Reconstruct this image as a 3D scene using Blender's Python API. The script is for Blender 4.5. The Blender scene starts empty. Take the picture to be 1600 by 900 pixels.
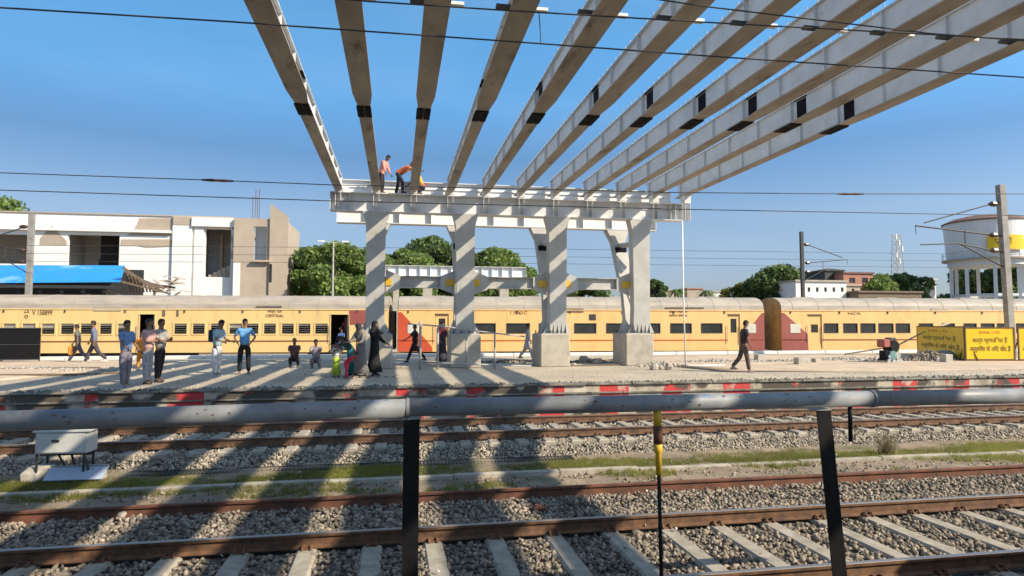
import bpy, math, random
import numpy as np
from mathutils import Vector, Matrix, noise
R = math.radians
random.seed(11)
rng = np.random.default_rng(5)
C = bpy.context.scene.collection
sc = bpy.context.scene

# ------------------------------------------------------------------ camera
EYE = 2.35
YAW = R(10.2); PITCH = R(3.26)
cd = bpy.data.cameras.new('camera'); cam = bpy.data.objects.new('camera', cd); C.objects.link(cam)
cam.location = (0, 0, EYE); cam.rotation_euler = (R(90) + PITCH, 0, -YAW)
cd.sensor_width = 36; cd.lens = 22.5; cd.clip_start = 0.05; cd.clip_end = 6000
sc.camera = cam
# ------------------------------------------------------------------ sky, sun, exposure
SUN = Vector((1.12, -0.85, 1.0)).normalized()
w = bpy.data.worlds.new("World"); sc.world = w; w.use_nodes = True
nt = w.node_tree; nt.nodes.clear()
sky = nt.nodes.new('ShaderNodeTexSky'); sky.sky_type = 'NISHITA'; sky.sun_disc = False
sky.sun_elevation = math.asin(SUN.z); sky.sun_rotation = math.atan2(SUN.x, SUN.y)
sky.air_density = 1.25; sky.dust_density = 0.6; sky.ozone_density = 2.6
bg = nt.nodes.new('ShaderNodeBackground'); bg.inputs[1].default_value = 0.13
ow = nt.nodes.new('ShaderNodeOutputWorld')
tc = nt.nodes.new('ShaderNodeTexCoord'); sx = nt.nodes.new('ShaderNodeSeparateXYZ'); nt.links.new(tc.outputs['Generated'], sx.inputs[0])
rp = nt.nodes.new('ShaderNodeValToRGB'); rp.color_ramp.elements[0].position = 0.0; rp.color_ramp.elements[0].color = (.34, .40, .60, 1)
rp.color_ramp.elements[1].position = .95; rp.color_ramp.elements[1].color = (1.38, 1.06, .82, 1)
for ps, cc in ((.08, (.42, .47, .66, 1)), (.16, (.53, .56, .67, 1)), (.25, (.39, .53, .68, 1)), (.33, (.46, .80, 1.0, 1)), (.41, (.50, .92, 1.10, 1)), (.50, (.66, 1.0, 1.12, 1)), (.70, (1.1, 1.02, .94, 1))):
    e = rp.color_ramp.elements.new(ps); e.color = cc
nt.links.new(sx.outputs[2], rp.inputs[0])
ml = nt.nodes.new('ShaderNodeMix'); ml.data_type = 'RGBA'; ml.blend_type = 'MULTIPLY'; ml.inputs[0].default_value = 1
mr = nt.nodes.new('ShaderNodeMapRange'); mr.inputs[1].default_value = -.45; mr.inputs[2].default_value = .8; mr.inputs[3].default_value = .93; mr.inputs[4].default_value = 1.32
nt.links.new(sx.outputs[0], mr.inputs[0]); vs_ = nt.nodes.new('ShaderNodeVectorMath'); vs_.operation = 'SCALE'
nt.links.new(sky.outputs[0], vs_.inputs[0]); nt.links.new(mr.outputs[0], vs_.inputs['Scale'])
nt.links.new(vs_.outputs[0], ml.inputs[6]); nt.links.new(rp.outputs[0], ml.inputs[7])
mpw = nt.nodes.new('ShaderNodeMapping'); mpw.inputs['Scale'].default_value = (1.2, 1.2, 5); nt.links.new(tc.outputs['Generated'], mpw.inputs[0])
nzw = nt.nodes.new('ShaderNodeTexNoise'); nzw.inputs['Scale'].default_value = 1.6; nzw.inputs['Detail'].default_value = 7; nt.links.new(mpw.outputs[0], nzw.inputs['Vector'])
rw = nt.nodes.new('ShaderNodeValToRGB'); rw.color_ramp.elements[0].position = .50; rw.color_ramp.elements[1].position = .82; rw.color_ramp.elements[1].color = (.10, .10, .10, 1); nt.links.new(nzw.outputs[0], rw.inputs[0])
mw = nt.nodes.new('ShaderNodeMix'); mw.data_type = 'RGBA'; nt.links.new(rw.outputs[0], mw.inputs[0]); nt.links.new(ml.outputs[2], mw.inputs[6]); mw.inputs[7].default_value = (5.2, 5.9, 6.6, 1)
nt.links.new(mw.outputs[2], bg.inputs[0]); nt.links.new(bg.outputs[0], ow.inputs[0])
sd = bpy.data.lights.new('sun', 'SUN'); sd.energy = 5.0; sd.angle = R(0.46); sd.color = (1, .865, .66)
so = bpy.data.objects.new('sun', sd); C.objects.link(so); so.location = (30, -20, 40)
so.rotation_euler = SUN.to_track_quat('Z', 'Y').to_euler()
sc.view_settings.view_transform = 'Standard'; sc.view_settings.look = 'None'
sc.view_settings.exposure = 0.42; sc.view_settings.gamma = 1
sc.view_settings.use_curve_mapping = False
sc.cycles.max_bounces = 6

# ------------------------------------------------------------------ survey helpers
sa, ca, sp, cp = math.sin(YAW), math.cos(YAW), math.sin(PITCH), math.cos(PITCH)
F = Vector((sa*cp, ca*cp, sp)); RT = Vector((ca, -sa, 0)); UP = RT.cross(F)
O = Vector((0, 0, EYE))
def ray(px, py): return F + RT*((px-800)/1000) + UP*((450-py)/1000)
def atY(px, py, Y): r = ray(px, py); return O + r*(Y/r.y)
def atZ(px, py, Z): r = ray(px, py); return O + r*((Z-EYE)/r.z)

# ------------------------------------------------------------------ materials
def mat(name, c1, c2=None, scale=4, rough=.7, metal=0, bump=0, bscale=None, detail=6, c3=None, s3=.6, t3=.62, w3=.06,
        island=0, spec=.5, lo=.35, hi=.65, stretch=None):
    m = bpy.data.materials.new(name); m.use_nodes = True; n = m.node_tree; N = n.nodes; L = n.links
    b = N['Principled BSDF']; b.inputs['Roughness'].default_value = rough; b.inputs['Metallic'].default_value = metal
    b.inputs['Specular IOR Level'].default_value = spec
    g = N.new('ShaderNodeNewGeometry'); pos = g.outputs['Position']
    if stretch:
        mp = N.new('ShaderNodeMapping'); mp.inputs['Scale'].default_value = stretch; L.new(pos, mp.inputs[0]); pos = mp.outputs[0]
    def noi(s, d=detail):
        t = N.new('ShaderNodeTexNoise'); t.inputs['Scale'].default_value = s; t.inputs['Detail'].default_value = d
        t.inputs['Roughness'].default_value = .62; L.new(pos, t.inputs['Vector']); return t
    col = None
    def ramp(src, a, bb, ca_, cb_):
        r = N.new('ShaderNodeValToRGB'); r.color_ramp.elements[0].position = a; r.color_ramp.elements[1].position = bb
        r.color_ramp.elements[0].color = (*ca_, 1); r.color_ramp.elements[1].color = (*cb_, 1); L.new(src, r.inputs[0]); return r
    if c2 is None: c2 = tuple(min(1, x*.8) for x in c1)
    t = noi(scale); r = ramp(t.outputs[0], lo, hi, c2, c1); col = r.outputs[0]
    if c3 is not None:
        t3n = noi(s3); r3 = ramp(t3n.outputs[0], t3, t3+w3, (0, 0, 0), (1, 1, 1))
        mx = N.new('ShaderNodeMix'); mx.data_type = 'RGBA'; L.new(r3.outputs[0], mx.inputs[0]); L.new(col, mx.inputs[6])
        mx.inputs[7].default_value = (*c3, 1); col = mx.outputs[2]
    if island:
        rr = ramp(g.outputs['Random Per Island'], 0, 1, (1-island,)*3, (1+island,)*3)
        rr.color_ramp.elements[1].color = (1+island, 1+island*.93, 1+island*.8, 1)
        mx = N.new('ShaderNodeMix'); mx.data_type = 'RGBA'; mx.blend_type = 'MULTIPLY'; mx.inputs[0].default_value = 1
        L.new(col, mx.inputs[6]); L.new(rr.outputs[0], mx.inputs[7]); col = mx.outputs[2]
    L.new(col, b.inputs['Base Color'])
    if bump:
        bp = N.new('ShaderNodeBump'); bp.inputs['Strength'].default_value = 1; bp.inputs['Distance'].default_value = bump
        tb = noi(bscale or scale*3); L.new(tb.outputs[0], bp.inputs['Height']); L.new(bp.outputs[0], b.inputs['Normal'])
    return m
def nodes(m): return m.node_tree.nodes, m.node_tree.links, m.node_tree.nodes['Principled BSDF']

M = {}
M['steel'] = mat('painted steel', (.70, .71, .715), (.58, .585, .585), 1.7, .5, 0, .002, 9, c3=(.36, .31, .25), s3=3.2, t3=.66, w3=.12)
M['pier'] = mat('grey pier paint', (.48, .475, .45), (.39, .385, .36), 1.7, .55, 0, .002, 9, c3=(.33, .29, .24), s3=2.4, t3=.64, w3=.14)
M['steelwhite'] = mat('white painted steel', (.82, .82, .80), (.72, .72, .71), 1.5, .45, 0, c3=(.42, .36, .3), s3=2.6, t3=.7, w3=.1)
M['flange'] = mat('dusty flange with painted bounce', (.44, .385, .32), (.27, .235, .20), 1.6, .65, 0, .002, 9, c3=(.12, .09, .07), s3=2.3, t3=.57, w3=.14, stretch=(1, .35, 1))  # tan mixes dust and rust with warm ground reflection painted into the colour
M['splice'] = mat('black splice plate', (.015, .015, .018), (.008, .008, .009), 5, .8, spec=.1)
M['concrete'] = mat('cast concrete', (.48, .44, .37), (.37, .335, .28), 2.2, .9, 0, .006, 12, c3=(.26, .235, .2), s3=1.3, t3=.62, w3=.2)
M['platform'] = mat('platform paving', (.50, .43, .325), (.40, .34, .255), .55, .92, 0, .006, 14, c3=(.30, .265, .22), s3=.32, t3=.55, w3=.16)
M['coping'] = mat('coping stone', (.26, .245, .21), (.12, .11, .09), 3, .9, 0, .01, 9, c3=(.08, .07, .06), s3=1.6, t3=.6, w3=.05)
M['sand'] = mat('loose sand', (.60, .47, .34), (.46, .36, .26), .9, .95, 0, .02, 5)
M['dirt'] = mat('trackside dirt', (.32, .25, .175), (.20, .155, .11), 2.0, .95, 0, .02, 10, c3=(.12, .12, .05), s3=.9, t3=.52, w3=.2)
M['ballastbed'] = mat('ballast bed', (.20, .175, .15), (.09, .08, .07), 22, .95, 0, .03, 18)
M['stone'] = mat('ballast stone', (.31, .265, .215), (.165, .145, .125), 8, .9, 0, island=.62, c3=(.34, .24, .17), s3=1.1, t3=.6, w3=.15)
M['stonefar'] = mat('pale ballast stone', (.40, .355, .29), (.26, .23, .19), 8, .9, 0, island=.5)
M['sleeper'] = mat('concrete sleeper', (.43, .39, .32), (.28, .25, .20), 5, .9, 0, .004, 30, c3=(.24, .2, .16), s3=3, t3=.6, w3=.15)
M['rust'] = mat('rusty steel', (.20, .10, .055), (.10, .052, .032), 6, .75, 0, .002, 40)
M['rust2'] = mat('dark red rust', (.19, .075, .042), (.085, .038, .025), 4, .75, 0, .003, 30)
M['black'] = mat('black paint', (.012, .012, .014), (.007, .007, .008), 8, .6, c3=(.09, .09, .10), s3=14, t3=.70, w3=.05, spec=.18)
M['scrap'] = mat('litter', (.75, .74, .70), (.45, .43, .40), 3, .7, island=.5)
M['dark'] = mat('dark metal', (.05, .05, .05), (.03, .03, .03), 6, .6)
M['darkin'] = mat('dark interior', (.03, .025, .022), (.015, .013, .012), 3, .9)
M['yellow'] = mat('yellow paint', (.72, .46, .03), (.60, .36, .02), 5, .5, c3=(.25, .12, .03), s3=14, t3=.66, w3=.05)
M['chips'] = mat('chipped paint', (.16, .09, .05), (.09, .05, .03), 9, .8)
M['signyellow'] = mat('sign yellow', (.85, .58, .015), (.76, .50, .012), 2, .45, c3=(.35, .22, .05), s3=2.5, t3=.72, w3=.1)
M['signframe'] = mat('sign frame', (.16, .09, .05), (.09, .05, .03), 5, .6)
M['textdark'] = mat('brown lettering', (.10, .05, .02), (.08, .04, .02), 3, .6)
M['textred'] = mat('red lettering', (.75, .12, .02), (.65, .1, .02), 3, .6)
M['creambody'] = mat('pale yellow coach paint', (.86, .61, .265), (.78, .55, .23), .8, .42, c3=(.60, .42, .20), s3=2.2, t3=.56, w3=.25, stretch=(1, 1, .3))
M['orangebody'] = mat('warm yellow coach paint', (.90, .575, .24), (.83, .52, .205), .8, .42, c3=(.66, .38, .15), s3=2.2, t3=.56, w3=.25, stretch=(1, 1, .3))
M['redbody'] = mat('orange red coach paint', (.62, .10, .04), (.55, .085, .035), 1, .45)
M['maroonbody'] = mat('faded maroon coach paint', (.36, .10, .08), (.30, .085, .07), 1, .5)
M['endwall'] = mat('coach end with painted shade', (.42, .26, .09), (.26, .16, .06), 2, .6)  # coach yellow browned to put the end wall's shade into its colour
M['roof'] = mat('grey coach roof', (.46, .405, .335), (.33, .29, .24), 1.2, .6, c3=(.33, .29, .25), s3=.9, t3=.6, w3=.15, stretch=(.5, 1, 2))
M['stripe'] = mat('brown stripe', (.28, .09, .03), (.22, .07, .025), 3, .5)
M['stripered'] = mat('orange stripe', (.55, .15, .04), (.5, .12, .03), 3, .5)
M['glass'] = mat('dark window glass', (.045, .05, .05), (.03, .033, .035), 2, .12)
M['paleglass'] = mat('frosted window glass', (.70, .68, .60), (.6, .58, .5), 2, .3)
M['white'] = mat('white paint', (.78, .77, .74), (.70, .69, .66), 2, .6)
M['plaster'] = mat('white plaster', (.82, .81, .78), (.76, .75, .72), 1, .85, c3=(.45, .40, .33), s3=.22, t3=.64, w3=.02)
M['beige'] = mat('bare cement render', (.47, .385, .305), (.40, .33, .26), .7, .9, 0, .01, 4)
M['inner'] = mat('grey room wall', (.50, .47, .43), (.42, .40, .37), .8, .9)  # one grey tone for the walls behind the openings
M['blue'] = mat('bright blue sheet', (.02, .31, .82), (.015, .27, .75), .6, .45, c3=(.16, .42, .72), s3=.16, t3=.55, w3=.03)
M['brown'] = mat('weathered wood', (.22, .16, .11), (.13, .095, .07), 5, .8)
M['fadedred'] = mat('pink brick', (.46, .22, .16), (.36, .18, .13), 2, .9)
M['tankwhite'] = mat('tank paint', (.78, .79, .80), (.68, .70, .72), .4, .6, c3=(.45, .45, .45), s3=.5, t3=.68, w3=.12, stretch=(1, 1, .25))
M['tankroof'] = mat('tank roof', (.22, .13, .10), (.16, .10, .08), 2, .8)
M['bark'] = mat('bark', (.14, .10, .07), (.08, .06, .04), 4, .9, 0, .02, 8)
M['mastgrey'] = mat('weathered mast', (.32, .31, .285), (.22, .21, .195), 3, .7)
M['rope'] = mat('white pipe', (.8, .8, .78), (.7, .7, .68), 3, .6)
M['bluegrey'] = mat('blue grey metal sheet', (.42, .50, .62), (.36, .43, .54), 2, .35)
M['boxgrey'] = mat('grey enamel', (.60, .60, .57), (.5, .5, .47), 3, .55, c3=(.28, .22, .17), s3=5, t3=.66, w3=.08)
M['insul'] = mat('brown insulator', (.08, .04, .03), (.05, .03, .02), 5, .3)
M['galv'] = mat('galvanised mast', (.42, .42, .40), (.33, .33, .31), 3, .6, c3=(.25, .2, .16), s3=3, t3=.62, w3=.12)
M['granite'] = mat('rough stone', (.46, .42, .36), (.34, .31, .27), 5, .9, 0, .02, 6)
def leafmat(name, c1, c2):
    m = mat(name, c1, c2, .55, .6, island=.45, spec=.3)
    n, l, b = nodes(m)
    tr = n.new('ShaderNodeBsdfTranslucent'); tr.inputs[0].default_value = (*[min(1, x*1.5) for x in c1], 1)
    mx = n.new('ShaderNodeMixShader'); mx.inputs[0].default_value = .25
    l.new(b.outputs[0], mx.inputs[1]); l.new(tr.outputs[0], mx.inputs[2]); l.new(mx.outputs[0], n['Material Output'].inputs[0]); return m
M['leaf'] = leafmat('green foliage', (.20, .28, .075), (.10, .16, .045))
M['leafdark'] = leafmat('dark foliage', (.14, .20, .065), (.065, .105, .04))
M['leafyellow'] = leafmat('yellow green foliage', (.21, .21, .045), (.12, .14, .03))
M['grass'] = leafmat('verge grass', (.22, .23, .05), (.12, .12, .035))
M['drygrass'] = leafmat('dry stalks', (.24, .20, .11), (.15, .12, .07))
# pipe paint: grey blue with scuffs
M['pipe'] = mat('blue grey pipe paint', (.27, .285, .30), (.17, .18, .195), 3, .5, 0, .0015, 14, c3=(.13, .20, .33), s3=3.1, t3=.62, w3=.05)
# running rail: rusty sides and a polished top
def railmat(name, ztop):
    m = mat(name, (.19, .098, .05), (.075, .042, .027), 7, .75, 0, .002, 40)
    n, l, b = nodes(m); src = b.inputs['Base Color'].links[0].from_socket
    g = n.new('ShaderNodeNewGeometry'); s = n.new('ShaderNodeSeparateXYZ'); l.new(g.outputs['Position'], s.inputs[0])
    gt = n.new('ShaderNodeMath'); gt.operation = 'GREATER_THAN'; gt.inputs[1].default_value = ztop-.006; l.new(s.outputs[2], gt.inputs[0])
    mx = n.new('ShaderNodeMix'); mx.data_type = 'RGBA'; l.new(gt.outputs[0], mx.inputs[0]); l.new(src, mx.inputs[6]); mx.inputs[7].default_value = (.34, .30, .27, 1)
    l.new(mx.outputs[2], b.inputs['Base Color'])
    mt = n.new('ShaderNodeMath'); mt.operation = 'MULTIPLY'; mt.inputs[1].default_value = .6; l.new(gt.outputs[0], mt.inputs[0]); l.new(mt.outputs[0], b.inputs['Metallic'])
    ro = n.new('ShaderNodeMath'); ro.operation = 'MULTIPLY_ADD'; ro.inputs[1].default_value = -.35; ro.inputs[2].default_value = .72; l.new(gt.outputs[0], ro.inputs[0]); l.new(ro.outputs[0], b.inputs['Roughness'])
    return m
# platform wall: red and off-white blocks, worn
def wallpaint():
    m = mat('painted platform wall', (.60, .53, .42), (.30, .26, .20), 3, .85, 0, .01, 8)
    n, l, b = nodes(m); src = b.inputs['Base Color'].links[0].from_socket
    g = n.new('ShaderNodeNewGeometry'); s = n.new('ShaderNodeSeparateXYZ'); l.new(g.outputs['Position'], s.inputs[0])
    d = n.new('ShaderNodeMath'); d.operation = 'MULTIPLY'; d.inputs[1].default_value = 1/1.85; l.new(s.outputs[0], d.inputs[0])
    fr = n.new('ShaderNodeMath'); fr.operation = 'FRACT'; l.new(d.outputs[0], fr.inputs[0])
    lt = n.new('ShaderNodeMath'); lt.operation = 'LESS_THAN'; lt.inputs[1].default_value = .46; l.new(fr.outputs[0], lt.inputs[0])
    tn = n.new('ShaderNodeTexNoise'); tn.inputs['Scale'].default_value = 1.7; tn.inputs['Detail'].default_value = 8; l.new(g.outputs['Position'], tn.inputs['Vector'])
    wr = n.new('ShaderNodeValToRGB'); wr.color_ramp.elements[0].position = .40; wr.color_ramp.elements[1].position = .47; l.new(tn.outputs[0], wr.inputs[0])
    an = n.new('ShaderNodeMath'); an.operation = 'MULTIPLY'; l.new(lt.outputs[0], an.inputs[0]); l.new(wr.outputs[0], an.inputs[1])
    mx = n.new('ShaderNodeMix'); mx.data_type = 'RGBA'; l.new(an.outputs[0], mx.inputs[0]); l.new(src, mx.inputs[6]); mx.inputs[7].default_value = (.56, .055, .055, 1)
    tn2 = n.new('ShaderNodeTexNoise'); tn2.inputs['Scale'].default_value = 1.3; tn2.inputs['Detail'].default_value = 9; l.new(g.outputs['Position'], tn2.inputs['Vector'])
    w2 = n.new('ShaderNodeValToRGB'); w2.color_ramp.elements[0].position = .49; w2.color_ramp.elements[1].position = .56; l.new(tn2.outputs[0], w2.inputs[0])
    m2 = n.new('ShaderNodeMix'); m2.data_type = 'RGBA'; l.new(w2.outputs[0], m2.inputs[0]); l.new(mx.outputs[2], m2.inputs[6]); m2.inputs[7].default_value = (.09, .075, .06, 1)
    l.new(m2.outputs[2], b.inputs['Base Color']); return m
M['wallpaint'] = wallpaint()
_cm = {}
def cloth(c, rough=.85):
    k = tuple(round(x, 3) for x in c)
    if k not in _cm: _cm[k] = mat('cloth', c, tuple(x*.55 for x in c), 11, rough, 0, .02, 9)
    return _cm[k]
SKIN = mat('brown skin', (.24, .13, .08), (.20, .105, .065), 6, .55)
HAIR = mat('black hair', (.012, .010, .009), (.008, .007, .006), 20, .55)

# ------------------------------------------------------------------ mesh builder
class MB:
    def __init__(s): s.v = []; s.f = []
    def add(s, vs, fs):
        k = len(s.v); s.v += [tuple(v) for v in vs]; s.f += [tuple(i+k for i in f) for f in fs]; return s
    def box(s, a, b, mtx=None, bev=0):
        x0, y0, z0 = a; x1, y1, z1 = b
        if bev:
            c = bev; vs = []; 
            for z, i in ((z0, c), (z0+c, 0), (z1-c, 0), (z1, c)):
                vs += [(x0+i+c, y0+i, z), (x1-i-c, y0+i, z), (x1-i, y0+i+c, z), (x1-i, y1-i-c, z), (x1-i-c, y1-i, z), (x0+i+c, y1-i, z), (x0+i, y1-i-c, z), (x0+i, y0+i+c, z)]
            fs = [tuple(range(7, -1, -1)), tuple(range(24, 32))]
            for r in range(3):
                for k in range(8): fs.append((r*8+k, r*8+(k+1) % 8, r*8+8+(k+1) % 8, r*8+8+k))
        else:
            vs = [(x0, y0, z0), (x1, y0, z0), (x1, y1, z0), (x0, y1, z0), (x0, y0, z1), (x1, y0, z1), (x1, y1, z1), (x0, y1, z1)]
            fs = [(3, 2, 1, 0), (4, 5, 6, 7), (0, 1, 5, 4), (1, 2, 6, 5), (2, 3, 7, 6), (3, 0, 4, 7)]
        if mtx is not None: vs = [mtx @ Vector(v) for v in vs]
        return s.add(vs, fs)
    def beam(s, p, q, wx, wz=None):           # rectangular bar between two points
        p = Vector(p); q = Vector(q); d = q-p; L = d.length; wz = wz or wx
        yv = d.normalized(); ref = Vector((0, 1, 0)) if abs(yv.z) > .8 else Vector((0, 0, 1)); xv = yv.cross(ref).normalized(); zv = xv.cross(yv)
        m = Matrix.Translation(p) @ Matrix((xv, yv, zv)).transposed().to_4x4()
        return s.box((-wx/2, 0, -wz/2), (wx/2, L, wz/2), m)
    def tube(s, pts, r, n=8, cap=True):
        pts = [Vector(p) for p in pts]; rs = r if isinstance(r, (list, tuple)) else [r]*len(pts)
        k = len(s.v); up = Vector((0, 0, 1))
        for i, p in enumerate(pts):
            d = (pts[min(i+1, len(pts)-1)]-pts[max(i-1, 0)]).normalized()
            a = up if abs(d.z) < .93 else Vector((1, 0, 0))
            x = d.cross(a).normalized(); y = x.cross(d)
            for j in range(n):
                t = 2*math.pi*j/n; s.v.append(tuple(p+(x*math.cos(t)+y*math.sin(t))*rs[i]))
        for i in range(len(pts)-1):
            for j in range(n): s.f.append((k+i*n+j, k+i*n+(j+1) % n, k+(i+1)*n+(j+1) % n, k+(i+1)*n+j))
        if cap:
            s.f.append(tuple(k+j for j in range(n-1, -1, -1))); e = k+(len(pts)-1)*n; s.f.append(tuple(e+j for j in range(n)))
        return s
    def prism(s, prof, y0, y1, axis='y'):      # profile (a,b) swept along an axis
        n = len(prof)
        def P(a, b, t): return (a, t, b) if axis == 'y' else (t, a, b) if axis == 'x' else (a, b, t)
        vs = [P(a, b, y0) for a, b in prof]+[P(a, b, y1) for a, b in prof]
        fs = [tuple(range(n)), tuple(range(2*n-1, n-1, -1))]+[(i, i+n, (i+1) % n+n, (i+1) % n) for i in range(n)]
        return s.add(vs, fs)
    def rings(s, rings, cap=True):             # loft of closed rings
        k = len(s.v); n = len(rings[0])
        for r in rings: s.v += [tuple(p) for p in r]
        for i in range(len(rings)-1):
            for j in range(n): s.f.append((k+i*n+j, k+i*n+(j+1) % n, k+(i+1)*n+(j+1) % n, k+(i+1)*n+j))
        if cap: s.f.append(tuple(k+j for j in range(n-1, -1, -1))); e = k+(len(rings)-1)*n; s.f.append(tuple(e+j for j in range(n)))
        return s
    def ball(s, c, r, n=8, m=6, jit=0):
        rx, ry, rz = r if isinstance(r, (tuple, list)) else (r, r, r); rg = []
        for i in range(1, m):
            t = math.pi*i/m
            rg.append([(c[0]+rx*math.sin(t)*math.cos(2*math.pi*j/n)*(1+random.uniform(-jit, jit)), c[1]+ry*math.sin(t)*math.sin(2*math.pi*j/n)*(1+random.uniform(-jit, jit)), c[2]-rz*math.cos(t)*(1+random.uniform(-jit, jit)*.5)) for j in range(n)])
        return s.rings(rg)
    def wall(s, u0, u1, z0, z1, holes, y=0, th=.08):   # front wall at y with real openings, reveals go back to y+th
        us = sorted({u0, u1, *[h[0] for h in holes], *[h[1] for h in holes]}); zs = sorted({z0, z1, *[h[2] for h in holes], *[h[3] for h in holes]})
        us = [u for u in us if u0 <= u <= u1]; zs = [z for z in zs if z0 <= z <= z1]
        def solid(i, j):
            if i < 0 or j < 0 or i >= len(us)-1 or j >= len(zs)-1: return False
            cu = (us[i]+us[i+1])/2; cz = (zs[j]+zs[j+1])/2
            return not any(h[0] < cu < h[1] and h[2] < cz < h[3] for h in holes)
        for i in range(len(us)-1):
            for j in range(len(zs)-1):
                if not solid(i, j): continue
                a, b, c, d = us[i], us[i+1], zs[j], zs[j+1]
                s.add([(a, y, c), (b, y, c), (b, y, d), (a, y, d)], [(0, 1, 2, 3)]); s.add([(a, y+th, c), (b, y+th, c), (b, y+th, d), (a, y+th, d)], [(3, 2, 1, 0)])
                if not solid(i-1, j): s.add([(a, y, c), (a, y, d), (a, y+th, d), (a, y+th, c)], [(0, 1, 2, 3)])
                if not solid(i+1, j): s.add([(b, y, c), (b, y, d), (b, y+th, d), (b, y+th, c)], [(3, 2, 1, 0)])
                if not solid(i, j-1): s.add([(a, y, c), (b, y, c), (b, y+th, c), (a, y+th, c)], [(3, 2, 1, 0)])
                if not solid(i, j+1): s.add([(a, y, d), (b, y, d), (b, y+th, d), (a, y+th, d)], [(0, 1, 2, 3)])
        return s
    def build(s, name, m, parent=None, smooth=False, loc=None, rot=None, weld=False):
        me = bpy.data.meshes.new(name); me.from_pydata(s.v, [], s.f); me.validate(); me.update()
        if smooth: me.polygons.foreach_set('use_smooth', [True]*len(me.polygons))
        if m: me.materials.append(M[m] if isinstance(m, str) else m)
        o = bpy.data.objects.new(name, me); C.objects.link(o)
        if parent: o.parent = parent
        if loc is not None: o.location = loc
        if rot is not None: o.rotation_euler = rot
        return o
def tag(o, label=None, cat=None, group=None, kind=None):
    if label: o['label'] = label
    if cat: o['category'] = cat
    if group: o['group'] = group
    if kind: o['kind'] = kind
    return o
def thing(name, label, cat, loc=(0, 0, 0), rz=0, group=None):
    o = bpy.data.objects.new(name, None); C.objects.link(o); o.location = loc; o.rotation_euler = (0, 0, rz); o.empty_display_size = .3
    return tag(o, label, cat, group)
def dup(root, loc, rz=0, label=None):
    r = root.copy(); C.objects.link(r); r.location = loc; r.rotation_euler = (0, 0, rz)
    if label: r['label'] = label
    for ch in list(root.children):
        c = ch.copy(); C.objects.link(c); c.parent = r
        for g in list(ch.children):
            d = g.copy(); C.objects.link(d); d.parent = c
    return r
def text(body, size, m, parent, loc, rot=(R(90), 0, 0), name='lettering', ext=.004, width=None, align='CENTER'):
    cu = bpy.data.curves.new(name, 'FONT'); cu.body = body; cu.size = size; cu.extrude = ext; cu.align_x = align; cu.align_y = 'CENTER'; cu.resolution_u = 2
    t = bpy.data.objects.new(name, cu); C.objects.link(t); dg = bpy.context.evaluated_depsgraph_get(); dg.update()
    me = bpy.data.meshes.new_from_object(t.evaluated_get(dg)); bpy.data.objects.remove(t); bpy.data.curves.remove(cu)
    me.materials.clear(); me.materials.append(M[m]); me.name = name
    o = bpy.data.objects.new(name, me); C.objects.link(o); o.parent = parent; o.location = loc; o.rotation_euler = rot
    if width and len(me.vertices):
        xs = [v.co.x for v in me.vertices]; k = width/(max(xs)-min(xs)); 
        for v in me.vertices: v.co.x *= k
    return o

# ================================================================== GROUND
PZ = .72                     # far platform top
YE = 17.1                    # far platform edge
def sheet(name, pts, z, m, label=None): 
    o = MB().add([(x, y, z) for x, y in pts], [(0, 1, 2, 3)]).build(name, m); tag(o, kind='structure'); return o
sheet('ground', [(-1500, -200), (1500, -200), (1500, 33.3), (-1500, 33.3)], -.52, 'dirt')
sheet('rear_ground', [(-1500, 33.25), (1500, 33.25), (1500, 2500), (-1500, 2500)], -.12, 'dirt')
def bed(name, y0, y1, z, m, e=.35):
    o = MB().prism([(y0-e, -.515), (y0, z), (y1, z), (y1+e, -.515)], -90, 160, 'x').build(name, m); return tag(o, kind='structure')
bed('ballast_bed', 4.6, 9.95, -.43, 'ballastbed')
bed('ballast_bed', 13.6, 16.9, -.21, 'ballastbed')
# rough verge between the tracks
def verge():
    nx, ny = 220, 26; xs = np.linspace(-22, 42, nx); ys = np.linspace(9.9, 13.5, ny); mb = MB(); vs = []
    for y in ys:
        for x in xs:
            vs.append((x, y, -.425+.05*noise.noise(Vector((x*.9, y*1.6, 0)))+.02*noise.noise(Vector((x*4, y*4, 3)))+(.05 if y > 12.2 else 0)*(y-12.2)))
    fs = [(j*nx+i, j*nx+i+1, (j+1)*nx+i+1, (j+1)*nx+i) for j in range(ny-1) for i in range(nx-1)]
    return tag(mb.add(vs, fs).build('verge_soil', 'dirt', smooth=True), kind='structure')
verge()

# ---- island platform
pt = thing('platform', None, None); tag(pt, kind='structure'); del_keys = None
MB().box((-95, YE+.32, -.5), (165, 33.2, PZ)).build('platform_surface', 'platform', pt)
MB().box((-95, YE+.06, -.5), (165, YE+.315, PZ-.055)).build('platform_wall', 'wallpaint', pt)
cb = MB(); x = -60
while x < 120:
    L = random.uniform(1.0, 1.5); dz = random.uniform(-.012, .008); cb.box((x, YE+random.uniform(-.01, .03), PZ-.05), (x+L-.02, YE+.31, PZ+.004+dz), bev=.012); x += L
cb.build('coping_stones', 'coping', pt)
lb = MB(); x = -60
while x < 120:
    L = random.uniform(1.5, 3); lb.box((x, YE+.01, PZ-.27), (x+L-.02, YE+.055, PZ-.235+random.uniform(-.01, .01))); x += L
lb.build('string_course', 'coping', pt)
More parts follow.
